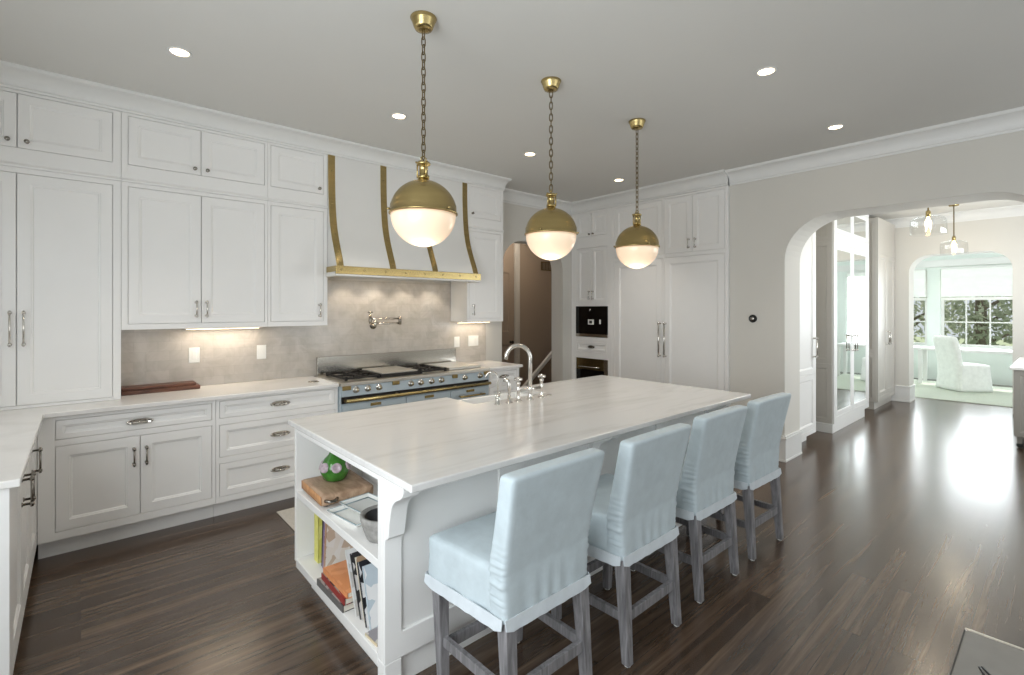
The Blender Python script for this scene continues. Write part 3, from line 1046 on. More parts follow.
# coffee machine
t = thing('coffee_machine', 'black built-in coffee machine in the narrow cabinet column', 'coffee machine', (XF, 4.37, 1.16))
MB().mbox(q, 4.09, 4.65, 1.20, 1.582, -0.40, 0.004).build('front_panel', M['black'], t, 0.004)
MB().mbox(q, 4.09, 4.65, 1.158, 1.199, -0.30, 0.006).build('drip_tray', M['steel'], t, 0.004)
MB().mbox(q, 4.32, 4.42, 1.33, 1.40, 0.004, 0.014).build('display', M['white'], t, 0.003)
MB().mbox(q, 4.345, 4.395, 1.345, 1.385, 0.014, 0.016).build('screen', M['darkplastic'], t, 0.001)
MB().mbox(q, 4.20, 4.225, 1.34, 1.40, 0.004, 0.010).build('button_plate', M['white'], t, 0.003)
MB().tube([q(4.38, 1.54, 0.002), q(4.38, 1.54, 0.02), q(4.38, 1.51, 0.022)], 0.008, 8).build('spout', M['nickel'], t)
# wall oven below
t = thing('warming_oven', 'dark built-in oven with bronze control strip below coffee machine', 'oven', (XF, 4.37, 0.46))
MB().mbox(q, 4.16, 4.65, 0.455, 0.70, -0.40, -0.01).build('oven_door', M['black'], t, 0.004)
MB().mbox(q, 4.16, 4.65, 0.70, 0.855, -0.35, -0.008).build('control_strip', M['darkbrass'], t, 0.003)
MB().mbox(q, 4.09, 4.158, 0.455, 0.855, -0.3, -0.006).build('side_trim', M['steel'], t, 0.003)
MB().tube([q(4.22, 0.74, 0.014), q(4.59, 0.74, 0.014)], 0.008, 8).tube([q(4.24, 0.74, -0.01), q(4.24, 0.74, 0.014)], 0.006, 8).tube([q(4.57, 0.74, -0.01), q(4.57, 0.74, 0.014)], 0.006, 8).build('handle', M['steel'], t)

t = tall('tall white panelled refrigerator column left of the pair behind the island', 3.27, 4.018, 'refrigerator')
carcass(q, 3.2535, 4.018, 0.117, Z2, [(3.268, 3.975, 0.14, 2.165), (3.268, 3.975, 2.212, 2.872)], FD, t)
MB().mbox(q, 3.2535, 4.018, 0, 0.117, -FD, -0.075).build('toe_kick', M['cab'], t)
dd = door(q, 3.268, 3.975, 0.14, 2.165, t, fw=0.07)
put_pull(q, 3.292, 0.965, 1.385, dd, 'nickel', 0.045, 0.009)
door(q, 3.268, 3.975, 2.212, 2.872, t, fw=0.06)
t = tall('tall white panelled refrigerator column next to the bare wall', 2.46, 3.27, 'refrigerator')
carcass(q, 2.462, 3.2525, 0.117, Z2, [(2.498, 3.240, 0.14, 2.165), (2.498, 2.878, 2.212, 2.872), (2.878, 3.240, 2.212, 2.872)], FD, t)
MB().mbox(q, 2.462, 3.2525, 0, 0.117, -FD, -0.075).build('toe_kick', M['cab'], t)
dd = door(q, 2.498, 3.240, 0.14, 2.165, t, fw=0.07)
put_pull(q, 3.216, 0.965, 1.385, dd, 'nickel', 0.045, 0.009)
for a, b, k in ((2.498, 2.878, 2.835), (2.878, 3.240, 2.918)):
    dd = door(q, a, b, 2.212, 2.872, t, fw=0.06)
    put_pull(q, k, 2.25, 2.37, dd)

# thermostat
t = thing('thermostat', 'small round black wall thermostat between refrigerator and arch', 'thermostat', (XW, 2.21, 1.446))
MB().lathe([(0, 0), (0.041, 0), (0.042, 0.012), (0.036, 0.020), (0.034, 0.018), (0.0, 0.018)], (XW, 2.21, 1.446), 32, 0, '-x').build('dial_ring', M['darkplastic'], t)
MB().lathe([(0, 0.0182), (0.021, 0.0182), (0.019, 0.022), (0, 0.0225)], (XW, 2.21, 1.446), 24, 0, '-x').build('dial_face', M['steel'], t)

# ------------------------------------------------------------------ island
IX0, IX1, IY0, IY1, IZ = 0.908, 3.66, 1.80, 2.895, 0.894
t = thing('island', 'white panelled kitchen island with open bookshelf in its near end', 'kitchen island', (2.2, 2.3, 0))
mb = MB()
mb.box(1.30, 1.93, IY0 + 0.022, IY1, 0.13, IZ).box(2.62, IX1, IY0 + 0.022, IY1, 0.13, IZ).box(1.93, 2.62, IY0 + 0.022, 2.49, 0.13, IZ).box(1.93, 2.62, 2.49, IY1, 0.13, 0.62)
mb.build('cabinet_body', M['cab'], t)
MB().box(0.965, IX1 - 0.06, IY0 + 0.03, 2.79, 0, 0.13).build('plinth', M['cab'], t, 0.003)
st = [(IX0, 0.985), (1.505, 1.665), (2.165, 2.30), (2.86, 3.0), (3.52, IX1)]
holes = [(st[i][1], st[i + 1][0], 0.235, 0.84) for i in range(4)]
mb = MB().frame(mY(IY0), IX0, IX1, 0.13, IZ, holes, 0.021)
for a, b, c, d in holes:
    mb.mbox(mY(IY0), a, b, c, d, -0.021, -0.012)
mb.build('seating_side_panel', M['cab'], t, 0.003)
# corner post, bookshelf
mb = MB().box(IX0, 0.985, IY0 + 0.0, 1.862, 0.0, 0.13).box(IX0, 1.299, IY0 + 0.022, 1.862, 0.13, IZ)
mb.build('corner_post', M['cab'], t, 0.004)
MB().box(IX0, 1.299, 2.872, IY1, 0.13, IZ).build('side_post', M['cab'], t, 0.004)
MB().box(IX0 + 0.004, 1.299, 1.863, 2.871, 0.488, 0.526).build('shelf', M['cab'], t, 0.003)
MB().box(IX0, 1.299, 1.863, 2.871, 0.10, 0.146).build('bottom_shelf', M['cab'], t, 0.003)
MB().box(IX0, 0.93, 1.863, 2.871, 0.855, IZ).build('top_rail', M['cab'], t, 0.003)
prof = [(0.0, 0.0)] + [(0.012 + 0.022 * k / 3, 0.0 + 0.012 * k / 3) for k in range(4)] + smooth_curve([(0.038, 0.03), (0.052, 0.09), (0.075, 0.145), (0.115, 0.175), (0.155, 0.19)], 4) + [(0.185, 0.205), (0.195, 0.225), (0.195, 0.262), (0, 0.262)]
prof = [(a * 0.74, b) for a, b in prof]
for x0, x1 in ((IX0 + 0.002, 0.985), (2.195, 2.27), (3.555, 3.635)):
    MB().prism(prof, lambda p, q_: (q_, IY0 - p[0], 0.632 + p[1]), x0, x1).build('corbel', M['cab'], t, 0.003)

poly = [(0.880, 1.542), (3.700, 1.542), (3.700, 2.918), (2.607, 2.918), (2.607, 2.582), (1.950, 2.582), (1.950, 2.918), (0.880, 2.918)]
o = MB().prism(poly, lambda p, q_: (p[0], p[1], q_), 0.895, 0.925).build('island_countertop', M['marble'], None, 0.006, 3)
tag(o, 'large veined marble slab on top of the kitchen island', 'countertop')

# apron sink
t = thing('farmhouse_sink', 'white apron-front sink set in the island marble behind the faucet', 'sink', (2.28, 2.75, 0.63))
mb = MB()
a0, a1, b0, b1, z0, z1 = 1.956, 2.601, 2.50, 2.925, 0.632, 0.892
mb.box(a0, a1, b0, b1, z0, z0 + 0.03).box(a0, a0 + 0.022, b0, b1, z0 + 0.03, z1).box(a1 - 0.022, a1, b0, b1, z0 + 0.03, z1).box(a0 + 0.022, a1 - 0.022, b0, b0 + 0.022, z0 + 0.03, z1).box(a0 + 0.022, a1 - 0.022, b1 - 0.03, b1, z0 + 0.03, z1)
mb.build('basin', M['porcelain'], t, 0.004)
MB().lathe([(0, 0), (0.04, 0), (0.04, 0.004), (0, 0.003)], (2.28, 2.72, z0 + 0.0305), 20).build('drain', M['steel'], t)

# bridge faucet
IT = 0.925


def col(x, y, hgt, r=0.011):
    return [(0, 0), (0.026, 0), (0.026, 0.006), (0.016, 0.014), (r, 0.022), (r, hgt * 0.55), (r * 1.35, hgt * 0.58), (r, hgt * 0.62), (r, hgt - 0.02), (r * 1.5, hgt - 0.012), (r * 1.2, hgt), (0, hgt)]


t = thing('bridge_faucet', 'tall polished nickel bridge faucet with arched spout on the island', 'faucet', (2.32, 2.45, IT))
FYY = 2.452
for x in (2.215, 2.435):
    c_ = MB().lathe(col(x, FYY, 0.135), (x, FYY, IT), 18).build('pillar', M['nickel'], t)
    mb = MB().lathe([(0, 0), (0.009, 0), (0.009, 0.02), (0.014, 0.028), (0, 0.034)], (x, FYY, IT + 0.135), 14)
    mb.tube([(x - 0.034, FYY, IT + 0.152), (x + 0.034, FYY, IT + 0.152)], [0.0075, 0.0075], 10).tube([(x, FYY - 0.034, IT + 0.152), (x, FYY + 0.034, IT + 0.152)], 0.0075, 10)
    mb.build('cross_handle', M['nickel'], c_)
MB().tube([(2.215, FYY, IT + 0.075), (2.435, FYY, IT + 0.075)], 0.009, 10).build('bridge', M['nickel'], t)
sx = 2.325
path = [(sx, FYY, IT + 0.01), (sx, FYY, IT + 0.285)]
# the spout swings out over the sink
for k in range(1, 15):
    a = PI * k / 14 * 0.93
    path.append((sx - 0.084 * (1 - math.cos(a)) * 0.80, FYY + 0.084 * (1 - math.cos(a)) * 0.60, IT + 0.285 + 0.09 * math.sin(a)))
path.append((path[-1][0] - 0.004, path[-1][1] + 0.003, path[-1][2] - 0.025))
MB().tube(path, 0.0145, 14).lathe([(0, 0), (0.026, 0), (0.026, 0.006), (0.017, 0.016), (0.014, 0.05), (0.018, 0.065), (0.018, 0.085), (0.013, 0.10), (0, 0.10)], (sx, FYY, IT), 18).build('spout', M['nickel'], t)
t = thing('side_sprayer', 'slim nickel side spray standing left of the bridge faucet', 'sprayer', (2.14, 2.46, IT))
MB().lathe([(0, 0), (0.024, 0), (0.024, 0.005), (0.014, 0.012), (0.011, 0.05), (0, 0.05)], (2.14, 2.46, IT), 16).build('holder', M['nickel'], t)
MB().tube([(2.14, 2.46, IT + 0.05), (2.14, 2.46, IT + 0.12), (2.137, 2.465, IT + 0.145), (2.115, 2.485, IT + 0.158)], [0.009, 0.012, 0.012, 0.015], 12).build('spray_head', M['nickel'], t)
t = thing('filter_tap', 'thin gooseneck filtered water tap, leftmost of the taps on the island', 'tap', (2.05, 2.47, IT))
path = [(2.05, 2.47, IT + 0.02), (2.05, 2.47, IT + 0.17)]
for k in range(1, 11):
    a = PI * k / 10 * 0.95
    path.append((2.05 - 0.04 * (1 - math.cos(a)) * 0.8, 2.47 + 0.04 * (1 - math.cos(a)) * 0.6, IT + 0.17 + 0.045 * math.sin(a)))
MB().tube(path, 0.005, 10).build('neck', M['nickel'], t)
MB().lathe([(0, 0), (0.022, 0), (0.022, 0.004), (0.014, 0.012), (0.015, 0.05), (0.009, 0.062), (0, 0.062)], (2.05, 2.47, IT), 16).build('base', M['nickel'], t)
MB().tube([(2.05, 2.47, IT + 0.04), (2.015, 2.445, IT + 0.048), (2.005, 2.44, IT + 0.075)], 0.005, 8).tube([(2.05, 2.47, IT + 0.04), (2.085, 2.495, IT + 0.048), (2.092, 2.50, IT + 0.075)], 0.005, 8).build('lever', M['nickel'], t)
o = MB().lathe([(0, 0), (0.022, 0), (0.022, 0.006), (0.016, 0.010), (0, 0.010)], (2.53, 2.47, IT), 20).build('disposal_button', M['nickel'])
tag(o, 'small round nickel button on the marble right of the faucet', 'button')

# ------------------------------------------------------------------ things on the bookshelf
SZ = 0.5265      # upper shelf
t = thing('wooden_chopping_block', 'thick worn wooden chopping block under the green vase', 'chopping block', (1.07, 2.68, SZ))


def tip(p):
    return Matrix.Rotation(math.radians(-2), 3, 'Z') @ (p - Vector((1.07, 2.68, 0))) + Vector((1.07, 2.68, 0))


mb = MB().soft(0.930, 1.21, 2.515, 2.855, SZ + 0.012, SZ + 0.064, 0.008, (10, 12, 3), tip)
mb.build('block', M['oldwood'], t)
mf = MB()
for fx in (0.96, 1.18):
    for fy in (2.55, 2.82):
        mf.cyl(tip(Vector((fx, fy, SZ))), 0.012, 0.0125, 12)
mf.build('foot', M['darknickel'], t)
MB().soft(0.927, 0.9305, 2.52, 2.85, SZ + 0.016, SZ + 0.060, 0.001, (1, 6, 2), tip).build('end_grain', M['woodend'], t)
MB().tube([tip(Vector(p)) for p in ((1.01, 2.516, SZ + 0.04), (0.99, 2.496, SZ + 0.036), (0.965, 2.496, SZ + 0.036), (0.945, 2.516, SZ + 0.04))], 0.008, 8).build('handle', M['darknickel'], t)
t = thing('vase', 'round green glass vase with pink medallions on the chopping block', 'vase', (1.075, 2.73, SZ + 0.0645))
zz = SZ + 0.0645
MB().lathe([(0, 0), (0.045, 0), (0.062, 0.012), (0.078, 0.05), (0.076, 0.085), (0.058, 0.12), (0.034, 0.145), (0.027, 0.165), (0.030, 0.185), (0.042, 0.20), (0.036, 0.20), (0.024, 0.18), (0.022, 0.165), (0.05, 0.10), (0.04, 0.02), (0, 0.01)], (1.075, 2.73, zz), 32).build('body', M['greenglass'], t)
M['medallion'] = pbr('pink_white_medallion', (190, 172, 180), 0.3, var=0.3, scale=60)
for a in (150, 200, 255, 320):
    ca, sa = math.cos(math.radians(a)), math.sin(math.radians(a))
    mb = MB()
    n = 16
    c0 = Vector((1.075, 2.73, zz + 0.085)) + Vector((ca, sa, 0)) * 0.073
    nr = Vector((ca, sa, 0.35)).normalized()
    tu = Vector((-sa, ca, 0))
    tv = nr.cross(tu)
    vs = [c0 + nr * hh + tu * r * math.cos(2 * PI * k / n) + tv * r * math.sin(2 * PI * k / n) for r, hh in ((0.027, -0.012), (0.027, 0.004), (0.019, 0.007), (0.017, 0.004), (0.001, 0.005)) for k in range(n)]
    mb.add(vs, [(q_ * n + k, q_ * n + (k + 1) % n, (q_ + 1) * n + (k + 1) % n, (q_ + 1) * n + k) for q_ in range(4) for k in range(n)], 0, True)
    mb.build('medallion', M['medallion'], t)


def tray(name, label, cx, cy, z, hx, hy, rot, hgt=0.02):
    t = thing(name, label, 'tray', (cx, cy, z), 'white enamel trays')
    R = Matrix.Rotation(math.radians(rot), 3, 'Z')
    loops = [(1.0, hgt), (1.0, hgt - 0.003), (0.82, 0.0), (0.001, 0.0), (0.001, 0.004), (0.80, 0.004), (0.97, hgt)]
    vs, fs = [], []
    for s_, zz_ in loops:
        vs += [Vector((cx, cy, z + zz_)) + R @ Vector((i * hx * s_, j * hy * s_, 0)) for i, j in ((-1, -1), (1, -1), (1, 1), (-1, 1))]
    m = len(loops)
    for k in range(m):
        k2 = (k + 1) % m
        fs += [(4 * k + i, 4 * k + (i + 1) % 4, 4 * k2 + (i + 1) % 4, 4 * k2 + i) for i in range(4)]
    MB().add(vs, fs).build('dish', M['tray'], t, 0.002)
    for s_, zz_ in ((0.985, hgt), (0.80, 0.0065)):
        pts = [Vector((cx, cy, z + zz_)) + R @ Vector((i * hx * s_, j * hy * s_, 0)) for i, j in ((-1, -1), (1, -1), (1, 1), (-1, 1))]
        mb = MB()
        for i in range(4):
            mb.tube([pts[i], pts[(i + 1) % 4]], 0.0024, 6)
        mb.build('rim', M['trayblue'], t)
    return t


tray('tray', 'larger white enamel tray with blue rim at the bottom of the tray pair', 1.04, 2.33, SZ, 0.10, 0.135, 8)
tray('tray', 'smaller white enamel tray with blue rim stacked on the larger tray', 1.085, 2.345, SZ + 0.0245, 0.085, 0.115, 8)
t = thing('picture_frame', 'pale patterned picture frame leaning inside the bookshelf behind the trays', 'picture frame', (1.23, 2.12, SZ))
lean = lambda p: Vector((1.262 - 0.05 * (1 - (p.z - SZ) / 0.30) + (p.x - 1.262), p.y, p.z))
mb = MB().frame(lambda u, v, w_: lean(Vector((1.262 - w_, u, v))), 1.95, 2.44, SZ, SZ + 0.31, [(1.98, 2.41, SZ + 0.03, SZ + 0.28)], 0.014)
mb.build('frame', M['tray'], t, 0.002)
M['print'] = printed_mat('grey_pattern_print', [(214, 214, 206), (180, 184, 176), (196, 190, 178), (224, 224, 218)], 60)
MB().add([lean(Vector((1.268 - w_, u, v))) for w_ in (0, 0.004) for u, v in ((1.98, SZ + 0.03), (2.41, SZ + 0.03), (2.41, SZ + 0.28), (1.98, SZ + 0.28))], [(0, 1, 2, 3), (7, 6, 5, 4), (0, 4, 5, 1), (1, 5, 6, 2), (2, 6, 7, 3), (3, 7, 4, 0)]).build('print', M['print'], t)
t = thing('mortar_bowl', 'grey stone mortar bowl at the right end of the upper shelf', 'bowl', (1.03, 2.045, SZ))
MB().lathe([(0, 0), (0.075, 0), (0.085, 0.02), (0.104, 0.085), (0.106, 0.105), (0.09, 0.105), (0.085, 0.098)], (1.03, 2.045, SZ), 36).build('outer_wall', M['stone'], t)
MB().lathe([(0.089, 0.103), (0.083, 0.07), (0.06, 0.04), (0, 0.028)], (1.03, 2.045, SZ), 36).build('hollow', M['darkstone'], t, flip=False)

# books on the lower shelf
BZ = 0.1465


def book(label, c, size, axis_rot, cols, lean_deg=0, flat=False, scale=22, name='book', spine=None):
    """size: thickness, depth (along shelf depth), height. upright book leans about its bottom edge, towards -Y for positive lean"""
    th, dp, hg = size
    t = thing(name, label, name.replace('_', ' '), c, 'books and magazines on the island shelf')
    R = Matrix.Rotation(math.radians(axis_rot), 3, 'Z') @ Matrix.Rotation(math.radians(lean_deg), 3, 'X')
    c = (c[0], c[1], c[2] + (th * math.sin(math.radians(-lean_deg)) if lean_deg < 0 else 0.0))

    def blk(x0, x1, y0, y1, z0, z1):
        mb = MB().box(x0, x1, y0, y1, z0, z1)
        mb.v = [Vector(c) + R @ p for p in mb.v]
        return mb
    cm = printed_mat('cover_' + label[:24].replace(' ', '_'), cols, scale)
    sm = pbr('spine_' + label[:24].replace(' ', '_'), spine or cols[0], 0.45, var=0.1, scale=40)
    if flat:     # lies on its back: x = depth, y = height of the page, z = thickness
        lo = blk(0, dp, 0, hg, 0, 0.002)
        blk(0.006, dp - 0.003, 0.003, hg - 0.003, 0.0021, th - 0.0021).build('pages', M['paper'], t)
        mb = blk(0, dp, 0, hg, 0, 0.002)
        mb2 = blk(0, dp, 0, hg, th - 0.002, th)
        mb.add(mb2.v, [f_ for f_ in mb2.f])
        mb.build('cover', cm, t)
        blk(-0.002, 0.001, 0, hg, 0, th).build('spine', sm, t)
    else:        # upright: spine faces the room (-X)
        blk(0.004, dp - 0.003, 0.002, th - 0.002, 0.003, hg - 0.003).build('pages', M['paper'], t)
        mb = blk(0.0, dp, 0, 0.002, 0, hg)
        mb2 = blk(0.0, dp, th - 0.002, th, 0, hg)
        mb.add(mb2.v, [f_ for f_ in mb2.f])
        mb.build('cover', cm, t)
        blk(-0.002, 0.002, 0, th, 0, hg).build('spine', sm, t)
    return t


book('bright yellow paperback among the upright books on the lower shelf', (0.985, 2.735, BZ), (0.060, 0.20, 0.285), 0, [(226, 220, 110), (236, 230, 140)], 0, spine=(226, 222, 118))
book('slim pale grey book standing left of the yellow paperback', (1.02, 2.80, BZ), (0.018, 0.18, 0.24), 0, [(206, 208, 206), (190, 192, 190)], 0)
book('thin black book leaning beside the yellow paperback', (0.99, 2.688, BZ), (0.014, 0.21, 0.29), 0, [(40, 36, 42), (90, 80, 96)], 3)
book('thin violet and white magazine leaning right of the black book', (0.985, 2.664, BZ), (0.011, 0.22, 0.29), 0, [(150, 130, 168), (230, 226, 230), (96, 80, 110)], 5, name='magazine')
book('pale cookbook with tan spine leaning in the middle of the upright books', (0.98, 2.628, BZ), (0.018, 0.22, 0.295), 0, [(234, 228, 220), (206, 186, 166), (238, 234, 230)], 6, spine=(190, 150, 124))
t = book('white cookbook with red lettering on its cover facing the room', (1.03, 2.28, BZ + 0.066), (0.016, 0.245, 0.27), 0, [(236, 228, 220), (214, 190, 160), (240, 236, 230), (60, 56, 60)], 0, scale=14)
# turn that one so its cover faces out
t.rotation_euler = (math.radians(-10), 0, math.radians(-88))
t.location = (1.165, 2.575, BZ + 0.004)
cB = Vector((1.03, 2.28, BZ + 0.066))
mb = MB()
for pts in ([(0, 0), (0, 0.05)], [(0, 0.05), (0.018, 0.049), (0.026, 0.038), (0.018, 0.027), (0, 0.026)], [(0, 0.026), (0.022, 0.025), (0.031, 0.013), (0.022, 0.001), (0, 0)]):
    mb.tube([cB + Vector((0.03 + a, -0.001, 0.205 + b)) for a, b in pts], 0.0035, 6)
mb.build('lettering', pbr('red_ink', (170, 50, 44), 0.5), t)
book('orange clothbound book on top of the flat pile', (0.925, 2.20, BZ + 0.066), (0.026, 0.19, 0.30), 0, [(222, 148, 96), (232, 160, 110)], 0, True, spine=(226, 150, 100))
book('red and black book under the orange book in the flat pile', (0.915, 2.21, BZ + 0.034), (0.030, 0.21, 0.30), -1, [(70, 64, 66), (150, 50, 46), (160, 158, 150)], 0, True, spine=(150, 56, 52))
book('grey book at the bottom of the flat pile', (0.91, 2.215, BZ), (0.032, 0.22, 0.315), 1, [(110, 108, 106), (70, 66, 66), (170, 166, 160)], 0, True)
for k in range(5):
    lb = ['white glossy magazine leaning against the flat pile', 'dark striped magazine leaning second from the flat pile', 'cream magazine leaning in the middle of the slanted stack', 'black and white magazine leaning fourth from the flat pile', 'pale blue magazine leaning outermost at the right end of the shelf'][k]
    cl = [[(226, 226, 224), (200, 196, 190)], [(52, 50, 52), (210, 208, 206)], [(222, 214, 196), (180, 150, 120), (236, 232, 224)], [(40, 40, 44), (228, 228, 228)], [(196, 208, 216), (240, 240, 240)]][k]
    book(lb, (0.945 + 0.005 * (k % 3), 2.142 - 0.034 * k, BZ), (0.011, 0.23, 0.285 - 0.006 * k), 0, cl, -26 + 2 * k, name='magazine', scale=18)
book('thin grey booklet lying flat at the near right end of the lower shelf', (0.925, 1.90, BZ), (0.012, 0.17, 0.10), 3, [(150, 146, 150), (210, 204, 196)], 0, True, name='booklet', spine=(206, 190, 160))

# ------------------------------------------------------------------ counter stools
FRONT, BACK = 0.235, -0.215


def gather(p):
    """cloth folds: horizontal puckers down the sides of the back, soft vertical pulls above the hem"""
    x, y, z = p
    side = max(0.0, min(1.0, (abs(x) - 0.18) / 0.04))
    low = max(0.0, 1 - abs(z - 0.60) / 0.16)
    d = 0.0075 * low * side * (math.sin(z * 205 + 14 * y + 2 * math.sin(z * 37)) + 0.4 * math.sin(z * 95 - 30 * y))
    ins = -0.003 * low * side
    rear = max(0.0, min(1.0, (BACK + 0.05 - y) / 0.03)) if y < BACK + 0.05 else 0
    e = 0.004 * max(0.0, 1 - (z - 0.49) / 0.12) * math.sin(x * 62 + 3 * math.sin(x * 13)) if z < 0.61 else 0
    return d + ins, e * rear


def f_back(p):
    x, y, z = p
    dx, dy = gather(p)
    hgt = max(0.0, (z - 0.62) / 0.36)
    y2 = y - 0.080 * hgt ** 1.1                   # the back leans away from the island
    top = max(0.0, (z - 0.90) / 0.085)
    thin = 1 - 0.18 * hgt
    yc = BACK + 0.045 - 0.080 * hgt ** 1.1
    y2 = yc + (y2 - yc) * thin
    x2 = x * (1 + 0.105 * hgt) + math.copysign(dx, x)
    return Vector((x2, y2 + dy - 0.004 * top * math.cos(x * 9), z + 0.004 * math.cos(x * 7) * (1 if z > 0.95 else 0)))


def f_seat(p):
    x, y, z = p
    crown_ = 0.014 * math.cos(min(1, abs(x) / 0.235) * PI / 2) * math.cos(min(1, abs(y) / 0.25) * PI / 2) if z > 0.59 else 0
    sag = 0.004 * math.sin(y * 40 + 2 * math.sin(x * 11)) * (1 if z < 0.58 else 0.3)
    fl = 0.006 * max(0.0, (0.58 - z) / 0.1)
    x *= 1 + 0.15 * (y - 0.02) / 0.38      # the seat widens towards the front
    return Vector((x + math.copysign(fl * 0.6, x) + (sag if abs(x) > 0.2 else 0), y + (fl * 0.6 if y > 0 else 0), z + crown_))


def make_stool(label):
    t = thing('counter_stool', label, 'stool', (0, 0, 0), 'slipcovered counter stools along the island')
    MB().soft(-0.240, 0.240, -0.15, FRONT, 0.448, 0.628, 0.020, (18, 18, 9), f_seat).build('seat_cover', M['cover'], t)
    MB().soft(-0.229, 0.229, BACK, BACK + 0.090, 0.448, 0.987, 0.018, (30, 8, 72), f_back).build('back_cover', M['cover'], t)
    # hem bands: slightly flared strips with a slit at every corner
    mb = MB()

    def hem(p0, p1, out):
        n = 14
        p0, p1, out = Vector(p0), Vector(p1), Vector(out)
        vs, fs = [], []
        for k in range(n + 1):
            s_ = k / n
            p = p0.lerp(p1, s_)
            wv = 0.0025 * math.sin(k * 2.3)
            cut = 0.018 if k in (0, n) else 0
            for zz_, o1 in ((0.474, 0.001), (0.427 + (0.012 if k in (0, n) else 0), 0.006 + wv * 0.6)):
                for th in (0, 0.004):
                    vs.append(Vector((p.x, p.y, zz_)) + out * (o1 + th))
        for k in range(n):
            a, b = 4 * k, 4 * k + 4
            fs += [(a + 1, a + 3, b + 3, b + 1), (a, b, b + 2, a + 2), (a, a + 1, b + 1, b), (a + 2, b + 2, b + 3, a + 3)]
        fs += [(0, 2, 3, 1), (4 * n, 4 * n + 1, 4 * n + 3, 4 * n + 2)]
        mb.add(vs, fs, 0, False)
    hem((-0.228, BACK, 0), (0.228, BACK, 0), (0, -1, 0))
    hem((-0.258, FRONT + 0.002, 0), (0.258, FRONT + 0.002, 0), (0, 1, 0))
    hem((-0.230, BACK + 0.006, 0), (-0.262, FRONT, 0), (-1, 0, 0))
    hem((0.230, BACK + 0.006, 0), (0.262, FRONT, 0), (1, 0, 0))
    mb.build('hem_band', M['coverhem'], t)
    for sx_ in (-1, 1):
        for sy_ in (-1, 1):
            yb = 0.195 if sy_ > 0 else -0.190
            xt = 0.222 if sy_ > 0 else 0.197
            lg = MB().taper((sx_ * 0.205, yb + (0.0 if sy_ > 0 else -0.034), 0.006), (sx_ * xt, yb, 0.46), (0.0185, 0.0185), (0.026, 0.026)).build('leg', M['leg'], t, 0.003)
            MB().cyl((sx_ * 0.205, yb + (0.0 if sy_ > 0 else -0.034), 0.0), 0.014, 0.006, 12).build('glide', M['white'], lg)
    for sx_ in (-1, 1):
        MB().bar((sx_ * 0.202, -0.205, 0.20), (sx_ * 0.210, 0.185, 0.20), 0.011, 0.020).build('stretcher', M['leg'], t, 0.002)
    MB().bar((-0.185, -0.209, 0.20), (0.185, -0.209, 0.20), 0.011, 0.022).build('stretcher', M['leg'], t, 0.002)
    MB().bar((-0.19, 0.195, 0.17), (0.19, 0.195, 0.17), 0.011, 0.022).build('stretcher', M['leg'], t, 0.002)
    return t


stools = ['pale blue slipcovered counter stool nearest the open bookshelf end of the island',
          'pale blue slipcovered counter stool, second from the bookshelf end',
          'pale blue slipcovered counter stool, third from the bookshelf end',
          'pale blue slipcovered counter stool nearest the arch']
st0 = make_stool(stools[0])
for i, (x, y, rz) in enumerate(((1.326, 1.505, 0.5), (1.990, 1.495, 0.5), (2.668, 1.515, -0.5), (3.330, 1.512, -1.5))):
    o = st0 if i == 0 else copy_tree(st0)
    o.location = (x, y, 0)
    o.rotation_euler = (0, 0, math.radians(rz))
    o['label'] = stools[i]

# ------------------------------------------------------------------ pendants over the island
PR = 0.172


